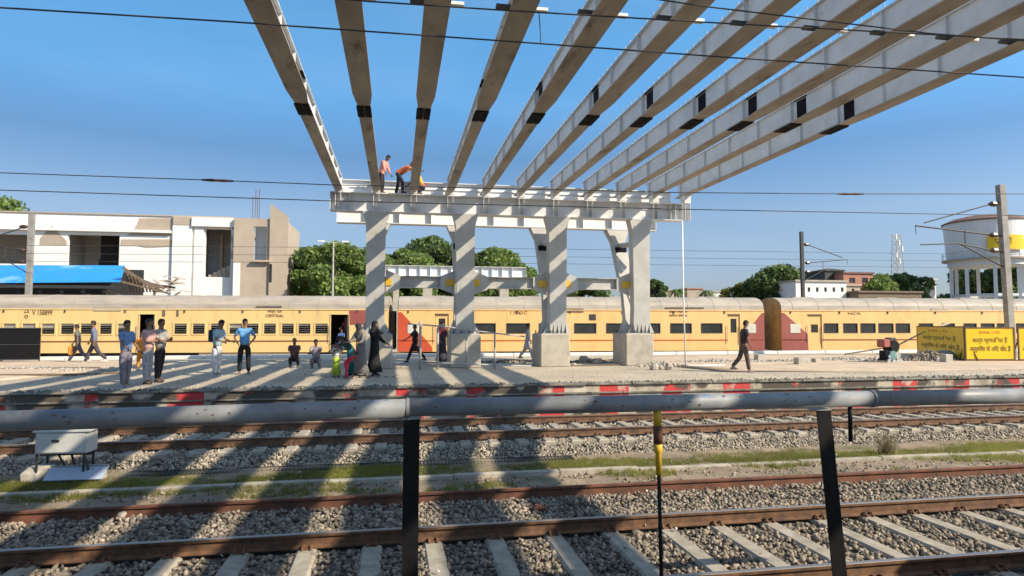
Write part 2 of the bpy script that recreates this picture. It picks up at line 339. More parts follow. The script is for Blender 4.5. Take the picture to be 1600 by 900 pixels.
# loose sand on the left of the platform and behind
def sandpatch(pts, z, m='sand', name='sand'):
    mb = MB(); n = len(pts); cx = sum(p[0] for p in pts)/n; cy = sum(p[1] for p in pts)/n
    rg = []; 
    for k, hh in ((1, 0), (.93, .02), (.6, .05)):
        rg.append([(cx+(p[0]-cx)*k, cy+(p[1]-cy)*k, z+hh+(.015*random.random() if hh else 0)) for p in pts])
    return tag(mb.rings(rg).build(name, m, smooth=True), kind='structure')
sandpatch([(-30, 19.5), (-17, 19), (-12.5, 19.6), (-11.2, 21), (-10.5, 24), (-10, 27), (-9.5, 30), (-14, 32.4), (-22, 32.6), (-40, 32.4)], PZ+.002)
sandpatch([(11, 20.5), (16, 19.4), (26, 19.6), (40, 20.3), (60, 23), (60, 31), (40, 32.6), (22, 32.4), (12, 31), (9.5, 28.5)], PZ+.002)
# pale kerb at the back of the platform (towards the train)
TA = Vector((-22.7, 41.8, 0)); TB = Vector((41.6, 36.3, 0)); TD = (TB-TA).normalized(); TN = Vector((-TD.y, TD.x, 0)); TYAW = math.atan2(TD.y, TD.x)
def train_u(px):
    r = ray(px, 500); n = TN; t = (TA-O).dot(n)/r.dot(n); return ((O+r*t)-TA).dot(TD)
def train_z(px, py):
    r = ray(px, py); t = (TA-O).dot(TN)/r.dot(TN); return (O+r*t).z
kb = MB(); x = -45
while x < 75:
    kb.box((x, 32.75, PZ-.02), (x+2.96, 33.05, PZ+.15), bev=.015); x += 3
tag(kb.build('rear_kerb', 'white'), kind='structure')

# ================================================================== TRACKS
def ybeam(z, py=0): pass
Y2 = 8.31; Y3 = 6.27
YB = 14.10; YA = 16.10
def rail_profile(y, z0, h=.17):
    return [(y-.07, z0), (y+.07, z0), (y+.07, z0+.012), (y+.014, z0+.032), (y+.009, z0+h-.045), (y+.035, z0+h-.036), (y+.036, z0+h-.007), (y+.026, z0+h),
            (y-.026, z0+h), (y-.036, z0+h-.007), (y-.035, z0+h-.036), (y-.009, z0+h-.045), (y-.014, z0+.032), (y-.07, z0+.012)][::-1]
def track(label, ya, yb, z0, spacing, x0, x1, xoff, clips):
    t = thing('railway_track', label, 'track', ((x0+x1)/2, (ya+yb)/2, z0-.03), group=None)
    lx, ly, lz = t.location; rm = railmat('running rail', z0+.17)
    for y in (ya, yb):
        MB().prism([(a, b) for a, b in rail_profile(y-ly, z0-lz)], x0-8-lx, x1+12-lx, 'x').build('rail', rm, t)
    n = 0; x = x0+xoff; first = None
    while x < x1 and n < 100:
        if first is None:
            hw, hl = .125, 1.375*abs(ya-yb)/1.74*.97
            sb = MB().rings([[(-hw, -hl, -.16), (hw, -hl, -.16), (hw, hl, -.16), (-hw, hl, -.16)], [(-hw, -hl, .0), (hw, -hl, .0), (hw, hl, .0), (-hw, hl, .0)],
                             [(-hw+.03, -hl+.03, .03), (hw-.03, -hl+.03, .03), (hw-.03, hl-.03, .03), (-hw+.03, hl-.03, .03)]])
            s = sb.build('sleeper', 'sleeper', t); first = s; ms = s.data
            if clips:
                cl = MB()
                for dx in (-.05, .05):
                    cl.tube([(dx, -.05, .035), (dx, -.02, .075), (dx, .03, .07), (dx, .06, .045)], .014, 6)
                cl.box((-.06, -.03, .03), (.06, .045, .05)); cm = bpy.data.meshes.new('rail_clip'); cm.from_pydata(cl.v, [], cl.f); cm.materials.append(M['rust'])
        else:
            s = bpy.data.objects.new('sleeper', ms); C.objects.link(s); s.parent = t
        s.location = (x-lx+random.uniform(-.012, .012), 0, z0-.03-lz); s.rotation_euler = (0, 0, random.uniform(-.012, .012))
        if clips:
            for yy in (ya-ly, yb-ly):
                for sd_ in (-1, 1):
                    c = bpy.data.objects.new('rail_clip', cm); C.objects.link(c); c.parent = s; c.location = (0, yy+sd_*.085, 0); c.rotation_euler = (0, 0, 0 if sd_ < 0 else math.pi)
        x += spacing; n += 1
    return t
track('near railway track with brown rails and concrete sleepers, closest to the pipe railing', Y3, Y2, -.37, .766, -9, 22, .30, True)
track('farther railway track running beside the red and white platform wall', YB, YA, -.15, .60, -16, 43, .1, True)
# old rail laid along the ballast edge
rr = MB().prism([(a, b) for a, b in rail_profile(10.1, -.42, .19)], -24, 44, 'x').build('old_rail', 'rust2')
tag(rr, 'dark red rusty old rail lying alone between the near ballast and the grass strip', 'rail')
kk = MB(); x = -24
while x < 46:
    L = random.uniform(1.4, 2.2); dz = random.uniform(-.015, .015); kk.box((x, 11.68+dz, -.47), (x+L-.015, 11.83+dz, -.365+dz), bev=.01); x += L
M['kerbc'] = mat('pale worn kerb', (.46, .42, .35), (.30, .27, .22), 2.5, .9, 0, .01, 9)
tag(kk.build('verge_kerb', 'kerbc'), 'low worn concrete kerb running through the grass strip between the tracks', 'kerb')
# ribbed rusty grating strip
gr = MB(); x = -4.7
gr.box((-4.8, 12.74, -.46), (3.6, 12.76, -.38)); gr.box((-4.8, 13.03, -.45), (3.6, 13.05, -.36))
while x < 3.6: gr.box((x, 12.76, -.40), (x+.026, 13.03, -.37)); x += .07
tag(gr.build('ribbed_grating', 'dark'), 'long dark ribbed metal grating strip lying between grass and far ballast', 'grating')

# ---- ballast stones
ICO_V = []; t_ = (1+5**.5)/2
for a, b in ((-1, t_), (1, t_), (-1, -t_), (1, -t_)): ICO_V += [(a, b, 0)]
for a, b in ((-1, t_), (1, t_), (-1, -t_), (1, -t_)): ICO_V += [(0, a, b)]
for a, b in ((t_, -1), (t_, 1), (-t_, -1), (-t_, 1)): ICO_V += [(a, 0, b)]
ICO_V = np.array(ICO_V, float); ICO_V /= np.linalg.norm(ICO_V[0])
ICO_F = np.array([(0, 11, 5), (0, 5, 1), (0, 1, 7), (0, 7, 10), (0, 10, 11), (1, 5, 9), (5, 11, 4), (11, 10, 2), (10, 7, 6), (7, 1, 8), (3, 9, 4), (3, 4, 2), (3, 2, 6), (3, 6, 8), (3, 8, 9), (4, 9, 5), (2, 4, 11), (6, 2, 10), (8, 6, 7), (9, 8, 1)])
def stones(name, P, S, m, squash=.7):
    n = len(P); V = ICO_V[None]*(1+rng.uniform(-.42, .36, (n, 12, 1))); V = V*np.stack([rng.uniform(.75, 1.35, n), rng.uniform(.6, 1.0, n), rng.uniform(.5, .9, n)*squash/.7], 1)[:, None]
    q = rng.normal(size=(n, 4)); q[:, 1:3] *= .45; q /= np.linalg.norm(q, axis=1)[:, None]; w_, x, y, z = q.T
    Rm = np.stack([1-2*(y*y+z*z), 2*(x*y-z*w_), 2*(x*z+y*w_), 2*(x*y+z*w_), 1-2*(x*x+z*z), 2*(y*z-x*w_), 2*(x*z-y*w_), 2*(y*z+x*w_), 1-2*(x*x+y*y)], 1).reshape(n, 3, 3)
    V = np.einsum('nij,nkj->nki', Rm, V)*S[:, None, None]+P[:, None]
    Fc = (ICO_F[None]+(np.arange(n)*12)[:, None, None]).reshape(-1)
    me = bpy.data.meshes.new(name); me.vertices.add(n*12); me.vertices.foreach_set('co', V.reshape(-1).astype(np.float32))
    me.loops.add(len(Fc)); me.loops.foreach_set('vertex_index', Fc.astype(np.int32)); nf = n*20
    me.polygons.add(nf); me.polygons.foreach_set('loop_start', (np.arange(nf)*3).astype(np.int32)); me.update(calc_edges=True)
    me.materials.append(M[m]); o = bpy.data.objects.new(name, me); C.objects.link(o); return o
def field(n, y0, y1, z, xa, xb, s0, s1, zvar=.03):
    # x range widens with distance: xa(y), xb(y)
    Y = rng.uniform(y0, y1, n); X = rng.uniform(0, 1, n); X = (xa*Y)+(xb-xa)*Y*X
    S = rng.uniform(s0, s1, n); Z = z+rng.uniform(-zvar, zvar*.4, n); return np.stack([X, Y, Z], 1), S
def keep(P, S, ys, zt, hw=.1):
    ok = np.ones(len(P), bool)
    for y in ys: ok &= ~((abs(P[:, 1]-y) < hw) & (P[:, 2] > zt))
    return P[ok], S[ok]
P1, S1 = field(21000, 4.7, Y2-.1, -.40, -.85, 1.45, .020, .044)
# keep sleeper tops mostly clear
sx = (-9+.30)+.766*np.round((P1[:, 0]-(-9+.30))/.766); ds = abs(P1[:, 0]-sx); inside = (P1[:, 1] > Y3-.65)
drop = (ds < .10) & inside & (rng.random(len(P1)) < .93); P1 = P1[~drop]; S1 = S1[~drop]
P1, S1 = keep(P1, S1, (Y2, Y3), -1, .10)
P2, S2 = field(13000, Y2+.09, 10.0, -.365, -.85, 1.45, .020, .044, .035); P2[:, 2] += .03*np.sin((P2[:, 1]-Y2)/1.7*math.pi)
P2b, S2b = field(9000, Y2+.1, 9.1, -.345, -.85, 1.45, .020, .040, .03)
o = stones('ballast_stones', np.concatenate([P1, P2, P2b]), np.concatenate([S1, S2, S2b]), 'stone'); tag(o, 'dark grey and brown crushed ballast stones around the near track', 'ballast', kind='stuff')
P3, S3 = field(20000, 13.1, YB-.1, -.25, -.85, 1.45, .020, .040, .03); P3[:, 2] += np.clip((P3[:, 1]-13.5)*.35, -.14, .05)
P4, S4 = field(15000, YB+.1, YA-.1, -.195, -.85, 1.45, .024, .04, .03); P5, S5 = field(9000, YA+.1, 17.05, -.22, -.85, 1.45, .024, .04, .03)
def clear(P, S, x0, sp, hw, ya, yb, p=.9):
    sx = x0+sp*np.round((P[:, 0]-x0)/sp); d = (abs(P[:, 0]-sx) < hw) & (P[:, 1] > ya) & (P[:, 1] < yb) & (rng.random(len(P)) < p); return P[~d], S[~d]
P3, S3 = clear(P3, S3, -15.9, .6, .12, YB-.65, YB); P4, S4 = clear(P4, S4, -15.9, .6, .12, YB, YA)
o = stones('ballast_stones', np.concatenate([P3, P4, P5]), np.concatenate([S3, S4, S5]), 'stonefar'); tag(o, 'pale grey crushed ballast stones around the track beside the platform', 'ballast', kind='stuff')
P6, S6 = field(3400, 10.2, 13.1, -.41, -.85, 1.45, .012, .038, .02)
o = stones('loose_stones', P6, S6, 'stone'); tag(o, 'small loose stones scattered in the dirt and grass strip', 'stones', kind='stuff')
P7, S7 = field(5200, 17.4, 32, PZ+.006, -.75, 1.4, .008, .034, .008)
o = stones('platform_rubble', P7, S7, 'granite'); tag(o, 'small rubble and grit scattered over the island platform', 'rubble', kind='stuff')
P8, S8 = field(1500, YE+.02, YE+.5, PZ+.01, -.75, 1.35, .012, .05, .012)
o = stones('edge_rubble', P8, S8, 'coping'); tag(o, 'broken mossy grit along the platform edge', 'rubble', kind='stuff')
P9, S9 = field(70, 6.4, 15.0, -.33, -.7, 1.2, .015, .035, .01); P9[:, 2] = np.where((P9[:, 1] > 10.1) & (P9[:, 1] < 13.1), -.39, P9[:, 2])
o = stones('litter', P9, S9, 'scrap', .25); tag(o, 'scattered scraps of pale litter on the ballast and verge', 'litter', kind='stuff')
# single rocks
def rock(x, y, z, s, m, label, group=None, name='rock'):
    mb = MB().ball((0, 0, s[2]*.75), s, 7, 5, .16); o = mb.build(name, m, loc=(x, y, z), rot=(0, 0, random.uniform(0, 3))); tag(o, label, 'rock', group); return o
p = atZ(190, 808, -.36); rock(p.x, p.y, -.37, (.075, .06, .05), 'granite', 'pale whitish rock on dark ballast by the old rail, front left')
p = atZ(62, 752, -.42); rock(p.x, p.y, -.46, (.30, .24, .20), 'granite', 'brown boulder under the grey trackside cabinet')
p = atZ(151, 750, -.42); rock(p.x, p.y, -.46, (.17, .18, .18), 'granite', 'rounded tan rock at the right end of the tilted blue grey sheet')
p = atZ(843, 800, -.36); rock(p.x, p.y, -.36, (.13, .09, .065), 'rust2', 'reddish brown rock between the old rail and the near track')

# ---- grass
def grass(n_clump):
    V = []; Fc = []
    for i in range(n_clump):
        band = random.random()
        y = random.choice((random.gauss(12.35, .28), random.gauss(11.3, .36), random.gauss(12.35, .33)))
        x = random.uniform(-.85, 1.4)*y
        d = noise.noise(Vector((x*.45, y*.9, 7.3)))
        if y < 10.3 or y > 13.1 or d < (-.5 if y > 11.8 else (.22 if x > 2 else -.28)): continue
        hgt = random.uniform(.03, .08)*(1+d)
        for k in range(16):
            a = random.uniform(0, 6.28); r = random.uniform(0, .09); bx = x+math.cos(a)*r; by = y+math.sin(a)*r; h = hgt*random.uniform(.6, 1.2)
            lx = random.uniform(-.035, .035); ly = random.uniform(-.035, .035); ww = .005
            q = len(V); V += [(bx-ww, by, -.45), (bx+ww, by, -.45), (bx+lx, by+ly, -.41+h)]; Fc.append((q, q+1, q+2))
    return MB().add(V, Fc)
tag(grass(9500).build('grass', 'grass'), 'short yellow green grass tufts on the strip between the tracks', 'grass', kind='stuff')
def shrub(x, y, h, m, label):
    mb = MB()
    for i in range(170):
        a = random.uniform(0, 6.28); t = random.uniform(.0, 1.0); L = h*random.uniform(.55, 1.1)
        p0 = Vector((random.gauss(0, .07), random.gauss(0, .05), 0)); d = Vector((math.cos(a)*t*.7, math.sin(a)*t*.5, 1)).normalized()
        mb.tube([p0, p0+d*L*.6, p0+d*L+Vector((random.gauss(0, .03), 0, 0))], [.004, .003, .001], 3, False)
    o = mb.build('dry_bush', m, loc=(x, y, -.44)); tag(o, label, 'bush')
p = atZ(1385, 712, -.42); shrub(p.x, p.y, .50, 'drygrass', 'dry brown bush of thin stalks growing in the grass strip at right')

# ================================================================== TREES
def tree(name, label, px, ytop, ybase, wpx, Y, lm='leaf', n=2600, group=None, palm=False, clumps=None):
    top = atY(px, ytop, Y); bot = atY(px, ybase, Y); k = (atY(px+50, ytop, Y)-atY(px-50, ytop, Y)).length/100
    H = top.z; W = wpx*k*1.22; t = thing(name, label, 'tree', (top.x, Y, -.1), 0, group)
    ch = max(1.5, min(H*.9, W*1.0)); cz = H-ch/2; cc = []
    for i in range(clumps or 30):
        a = random.uniform(0, 6.28); r = random.uniform(0, 1)**.6; z = random.uniform(-1, 1)
        rr = math.sqrt(max(0, 1-z*z*.8))*r; cc.append((math.cos(a)*rr*W*.40, math.sin(a)*rr*W*.36, cz+z*ch*.38, random.uniform(.09, .19)*W))
    cc.append((0, 0, H-W*.13, W*.14))
    c = np.array(cc); idx = rng.integers(0, len(c), n); d = rng.normal(size=(n, 3)); d /= np.linalg.norm(d, axis=1)[:, None]
    rad = rng.uniform(.55, 1.12, n)**.7; P = c[idx, :3]+d*(c[idx, 3]*rad)[:, None]*np.array([1, 1, .72]); P[:, 2] = np.minimum(P[:, 2], H+.1)
    s = W*.020*rng.uniform(.6, 1.5, n)+.06
    a = rng.normal(size=(n, 3)); b = rng.normal(size=(n, 3)); a += d*0; a /= np.linalg.norm(a, axis=1)[:, None]; b -= (a*b).sum(1)[:, None]*a; b /= np.linalg.norm(b, axis=1)[:, None]
    V = np.stack([P-a*s[:, None], P+b*s[:, None]*.6, P+a*s[:, None], P-b*s[:, None]*.6], 1).reshape(-1, 3)
    mb = MB(); mb.v = [tuple(v) for v in V]; mb.f = [(4*i, 4*i+1, 4*i+2, 4*i+3) for i in range(n)]
    mb.build('crown', lm, t)
    tr = MB(); r0 = max(.12, H*.025); tr.tube([(0, 0, 0), (W*.02, 0, H*.25), (-W*.01, 0, cz), (0, 0, H*.9)], [r0*1.3, r0, r0*.7, .04], 8)
    for q in cc[:8]: tr.tube([(0, 0, cz-ch*.35), (q[0]*.5, q[1]*.5, (cz-ch*.3+q[2])/2), q[:3]], [r0*.5, r0*.35, .04], 5)
    tr.build('trunk', 'bark', t, smooth=True); return t
G1 = 'trees behind the train'
tree('leafy_tree', 'broad green tree whose top shows above the left end of the white building', 12, 303, 440, 118, 80, n=3500, group=G1)
for a in [(474, 388, 90, 'low green tree touching the right side of the unfinished tower', 'leaf', 66),
          (520, 374, 108, 'tall bright green tree behind the thin street lamp', 'leaf', 62),
          (556, 384, 84, 'green tree just left of the first bridge column', 'leaf', 70),
          (630, 384, 88, 'green tree between the first and second columns, above the short white beam', 'leaf', 72),
          (676, 364, 104, 'tallest dark green tree with a pointed top left of the second column', 'leafdark', 76),
          (652, 392, 84, 'lower green tree behind the gap between the first two columns', 'leaf', 70), (590, 398, 70, 'green tree directly behind the first bridge column', 'leaf', 68), (724, 392, 80, 'green tree directly behind the second bridge column', 'leafdark', 74),
          (765, 385, 92, 'round green tree just right of the second bridge column', 'leaf', 74),
          (812, 408, 62, 'smaller green tree at the right end of the short white beam', 'leaf', 76)]:
    tree('leafy_tree', a[3], a[0], a[1], 470, a[2], a[5], a[4], 13000, G1)
for px, yt, wd, lab, lm, Y in [(920, 436, 60, 'low dark green tree between the third and fourth columns', 'leafdark', 95), (870, 438, 60, 'low green tree behind the third bridge column', 'leafdark', 95),
          (1022, 434, 34, 'small dark tree just right of the fourth bridge column', 'leafdark', 100), (1160, 438, 60, 'small yellow green tree above the second coach', 'leafyellow', 90),
          (1212, 411, 92, 'dense round green tree left of the small catenary mast', 'leafdark', 85), (1372, 426, 82, 'green tree right of the pink brick house', 'leaf', 85),
          (1410, 424, 84, 'bushy green tree under the lattice tower', 'leafdark', 88), (1525, 420, 96, 'dark tree seen between the left legs of the water tank', 'leafdark', 110),
          (1580, 416, 96, 'dark tree seen between the right legs of the water tank', 'leafdark', 112), (1622, 340, 110, 'tall dark tree at the right edge behind the water tank', 'leafdark', 105)]:
    tree('leafy_tree', lab, px, yt, 470, wd, Y, lm, 9000, G1, clumps=24)
def palm(px, yt, Y, label):
    top = atY(px, yt, Y); H = top.z; t = thing('palm_tree', label, 'palm', (top.x, Y, -.1), 0, 'palms on the skyline')
    MB().tube([(0, 0, 0), (.2, 0, H*.5), (0, 0, H-.8)], [.22, .17, .13], 7).build('trunk', 'bark', t)
    mb = MB()
    for i in range(16):
        a = i*.393+random.uniform(-.2, .2); e = random.uniform(-.2, .9); d = Vector((math.cos(a), math.sin(a), 0)); pts = [Vector((0, 0, H-.8))+d*(1.9*s_)+Vector((0, 0, math.sin(e)*s_*1.6-1.6*s_*s_)) for s_ in (0, .3, .6, .9, 1.15)]
        for j in range(4):
            n_ = d.cross(Vector((0, 0, 1)))*(.28 if j else .1); n2 = d.cross(Vector((0, 0, 1)))*(.28 if j < 3 else .03)
            mb.add([pts[j]-n_-Vector((0, 0, .12)), pts[j], pts[j+1], pts[j+1]-n2-Vector((0, 0, .12))], [(0, 1, 2, 3)]); mb.add([pts[j]+n_-Vector((0, 0, .12)), pts[j], pts[j+1], pts[j+1]+n2-Vector((0, 0, .12))], [(0, 1, 2, 3)])
    mb.build('crown', 'leafdark', t)
palm(1030, 441, 110, 'left small palm on the skyline right of the fourth column'); palm(1058, 446, 120, 'tiny palm on the skyline beside the hanging white pipe')
palm(1104, 448, 125, 'tiny distant palm between the low red roofs and the yellow green tree')

# ================================================================== BUILDINGS
def rect(px0, py0, px1, py1, Y):
    a = atY(px0, py1, Y); b = atY(px1, py0, Y); return a.x, b.x, a.z, b.z
def unfinished():
    Y = 62; t = thing('unfinished_building', 'unfinished white and bare cement building with dark window openings behind the train', 'building', (-40, Y, 0)); ox, oy = -40, Y
    def X(px): return atY(px, 400, Y).x-ox
    def Z(px, py): return atY(px, py, Y).z
    zt = Z(180, 336); holes = [(X(-75), X(44), Z(20, 412), Z(20, 366)), (X(105), X(186), Z(145, 440), Z(145, 367)), (X(320), X(364), Z(340, 433), Z(340, 358))]
    MB().wall(X(-140), X(362), -.1, zt, holes, 0, .35).build('facade', 'plaster', t)
    # rooms behind the openings
    rm = MB()
    for (a, b, c, d), dep in zip(holes, (5, 5, 4)):
        rm = MB(); rm.add([(a-.8, dep, c-.5), (b+.8, dep, c-.5), (b+.8, dep, d+.4), (a-.8, dep, d+.4)], [(0, 1, 2, 3)])
        rm.add([(a-.8, .36, c-.5), (a-.8, dep, c-.5), (a-.8, dep, d+.4), (a-.8, .36, d+.4)], [(0, 1, 2, 3)]); rm.add([(b+.8, .36, c-.5), (b+.8, dep, c-.5), (b+.8, dep, d+.4), (b+.8, .36, d+.4)], [(0, 1, 2, 3)])
        rm.add([(a-.8, .36, d+.4), (b+.8, .36, d+.4), (b+.8, dep, d+.4), (a-.8, dep, d+.4)], [(0, 1, 2, 3)]); rm.add([(a-.8, .36, c-.02), (b+.8, .36, c-.02), (b+.8, dep, c-.02), (a-.8, dep, c-.02)], [(0, 1, 2, 3)])
        rm.build('room', 'inner', t)
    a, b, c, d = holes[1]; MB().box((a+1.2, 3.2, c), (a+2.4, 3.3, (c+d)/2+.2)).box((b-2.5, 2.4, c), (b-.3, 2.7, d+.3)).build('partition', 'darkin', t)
    a, b, c, d = holes[2]; st = MB()
    for k in range(7): st.box((a+.1+k*.35, 1.0+.1*k, c), (a+.45+k*.35, 2.6, c+.3+k*.22))
    st.box((a+.5, 3.0, c), (a+.75, 3.4, d)).build('stair', 'beige', t)
    MB().box((X(-140), .4, zt-.5), (X(362), 12, zt-.02)).build('roof_slab', 'beige', t)
    MB().box((X(-140), -.12, zt), (X(362), .5, zt+.1)).build('parapet_cap', 'beige', t)
    # string courses and lintels
    MB().box((X(-140), -.35, Z(100, 361)), (X(268), 0, Z(100, 357))).build('ledge', 'plaster', t)
    def patch(pts): MB().prism([(X(px), Z(px, py)) for px, py in pts][::-1], -.04, -.001).build('bare_render', 'beige', t)
    patch([(62, 372), (80, 352), (84, 358), (103, 376), (104, 383), (62, 383)]); patch([(198, 368), (206, 362), (214, 348), (216, 341), (268, 341), (268, 369)])
    patch([(188, 384), (189, 374), (268, 374), (268, 385), (230, 387), (214, 384)])
    MB().box((X(270), -.25, -.1), (X(300), 0, zt)).build('pier', 'plaster', t)
    MB().box((X(271), -.29, Z(280, 352)), (X(299.5), -.252, zt-.01)).build('bare_render', 'beige', t)
    MB().box((X(300.2), -.45, Z(330, 355)), (X(368), 0, Z(330, 341))).box((X(304), -.2, -.1), (X(318), 0, Z(330, 356))).box((X(361), -.2, -.1), (X(368), 0, Z(330, 358))).build('porch', 'plaster', t)
    # stair tower
    tz = Z(385, 343)
    MB().wall(X(368), X(424), -.1, tz, [(X(399), X(419), Z(410, 408), Z(410, 356))], -.8, .35).box((X(368.1), -.44, -.1), (X(372), 6, tz)).build('stair_tower', 'beige', t)
    MB().box((X(397), .4, Z(410, 411)), (X(423), .6, Z(410, 352))).build('tower_inner_wall', 'plaster', t)
    MB().box((X(398), -1.2, Z(410, 411)), (X(426), -.81, Z(410, 408))).build('balcony_slab', 'beige', t)
    zz0 = Z(430, 321); zz1 = Z(452, 341); x0, x1 = X(424), X(452); th = [(x0, -.1), (x1, -.1), (x1, zz1), (x0, zz0)]
    mb = MB(); mb.prism([(a, b) for a, b in th], -1.0, -.65)
    mb.box((x1-.35, -.64, -.1), (x1, 6, zz1-.5)); mb.build('gable_wall', 'beige', t)
    MB().box((X(424.8), -1.03, Z(428, 442)), (X(428.5), -1.001, Z(428, 414))).build('slit_window', 'darkin', t)
    MB().box((X(368.5), -.84, -.1), (X(379), -.801, Z(370, 412))).build('white_patch', 'plaster', t)
    rb = MB()
    for px in (389, 393, 397, 400):
        rb.tube([(X(px), 1, tz), (X(px)+random.uniform(-.1, .1), 1, Z(393, random.uniform(290, 305)))], .03, 5)
    rb.build('rebar', 'rust', t)
unfinished()
def blue_canopy():
    Y = 50; t = thing('blue_roof_shelter', 'platform shelter with a bright blue sheet roof behind the left coach', 'shelter', (-30, Y, 0)); ox = -30
    def q(px, py, y): p = atY(px, py, y); return (p.x-ox, p.y-Y, p.z)
    a, b = q(-90, 443, 50), q(188, 441, 50); c, d = q(196, 415, 54), q(-90, 414, 54)
    sh = MB(); n = 150
    for k in range(n):
        u0, u1 = k/n, (k+1)/n; um = (u0+u1)/2
        f = lambda P, Q, u, dz=0: (P[0]+(Q[0]-P[0])*u, P[1]+(Q[1]-P[1])*u, P[2]+(Q[2]-P[2])*u+dz)
        sh.add([f(a, b, u0), f(a, b, um, .02), f(d, c, um, .02), f(d, c, u0)], [(0, 1, 2, 3)]); sh.add([f(a, b, um, .02), f(a, b, u1), f(d, c, u1), f(d, c, um, .02)], [(0, 1, 2, 3)])
    sh.build('roof_sheet', 'blue', t)
    MB().box((a[0], a[1]+.02, a[2]-.25), (b[0], a[1]+.12, a[2]-.03)).build('fascia', 'dark', t)
    fr = MB()
    for px in range(-80, 190, 34):
        p = q(px, 445, 50); fr.box((p[0]-.1, .5, -.1), (p[0]+.1, .7, p[2]-.2))
    fr.box((a[0], 4.2, 0), (b[0], 4.3, c[2]-.3)).build('posts', 'dark', t)
    tr = MB()
    for dx, dy in ((0, 0), (6, 1), (12, 2), (18, 3), (24, 4)):
        p0 = q(192+dx*.5, 418+dx*.9, 50+dy*.4); p1 = q(240+dx*1.4, 452-dx*.1, 50+dy*.4); tr.beam(p0, p1, .16)
    for k in range(9): 
        p0 = q(195+k*6, 420+k*4, 50.4); p1 = q(205+k*5, 456, 51.6); tr.beam(p0, p1, .09)
    tr.beam(q(190, 440, 50), q(262, 458, 50), .14); tr.build('collapsed_rafters', 'brown', t)
    dm = MB()
    for k in range(26):
        p = q(random.uniform(236, 282), random.uniform(432, 458), 51); dm.beam(p, (p[0]+random.uniform(-1.2, 1.2), p[1]+.3, p[2]+random.uniform(-.5, .3)), .16, .05)
    dm.build('broken_sheets', 'beige', t)
blue_canopy()
def house(label, px0, py0, px1, py1, Y, wm, rm='roof', wins=(), depth=8, name='house'):
    a, b, z0, z1 = rect(px0, py0, px1, py1, Y); t = thing(name, label, 'building', ((a+b)/2, Y, 0)); hw = (b-a)/2
    hs = []
    for (wx0, wy0, wx1, wy1) in wins:
        c, d, e, f = rect(wx0, wy0, wx1, wy1, Y); hs.append((c-(a+b)/2, d-(a+b)/2, e, f))
    mb = MB().wall(-hw, hw, -.1, z1, hs, 0, .25).box((-hw, .25, -.1), (-hw+.2, depth, z1)).box((hw-.2, .25, -.1), (hw, depth, z1)).box((-hw, depth, -.1), (hw, depth+.2, z1)); mb.build('wall', wm, t)
    MB().box((-hw-.15, -.2, z1), (hw+.15, depth+.3, z1+.25)).build('roof', rm, t)
    for c, d, e, f in hs: MB().box((c, .12, e), (d, .16, f)).build('window', 'glass', t)
    return t
house('long low white building behind the small catenary mast', 1244, 441, 1322, 475, 78, 'plaster', 'roof', [(1262+k*13, 449, 1266+k*13, 456) for k in range(5)])
house('dark roofed block rising behind the white building', 1290, 424, 1318, 470, 86, 'dark', 'dark', [])
house('pink brick house with a flat roof and two windows', 1319, 428, 1364, 470, 84, 'fadedred', 'tankroof', [(1327, 434, 1336, 442), (1347, 434, 1356, 442)])
house('pale lower wing in front of the pink brick house', 1322, 447, 1344, 475, 80, 'beige', 'beige', [(1331, 451, 1335, 457)])
house('white house partly hidden by trees left of the water tank', 1431, 438, 1462, 475, 90, 'plaster', 'plaster', [(1450, 446, 1453, 452)])
house('tiny pale house with flat red roof on the skyline, left one', 1038, 455, 1060, 475, 130, 'beige', 'fadedred', [])
house('tiny pale house with red roof on the skyline beside the hanging pipe, right one', 1074, 452, 1098, 475, 130, 'beige', 'fadedred', [])
house('small white hut between the red roofs and the yellow green tree', 1108, 457, 1128, 475, 130, 'plaster', 'roof', [])
house('low flat brown block beside the trees under the lattice tower', 1342, 458, 1440, 475, 76, 'brown', 'brown', [])  # plain brown box filling the strip below the trees

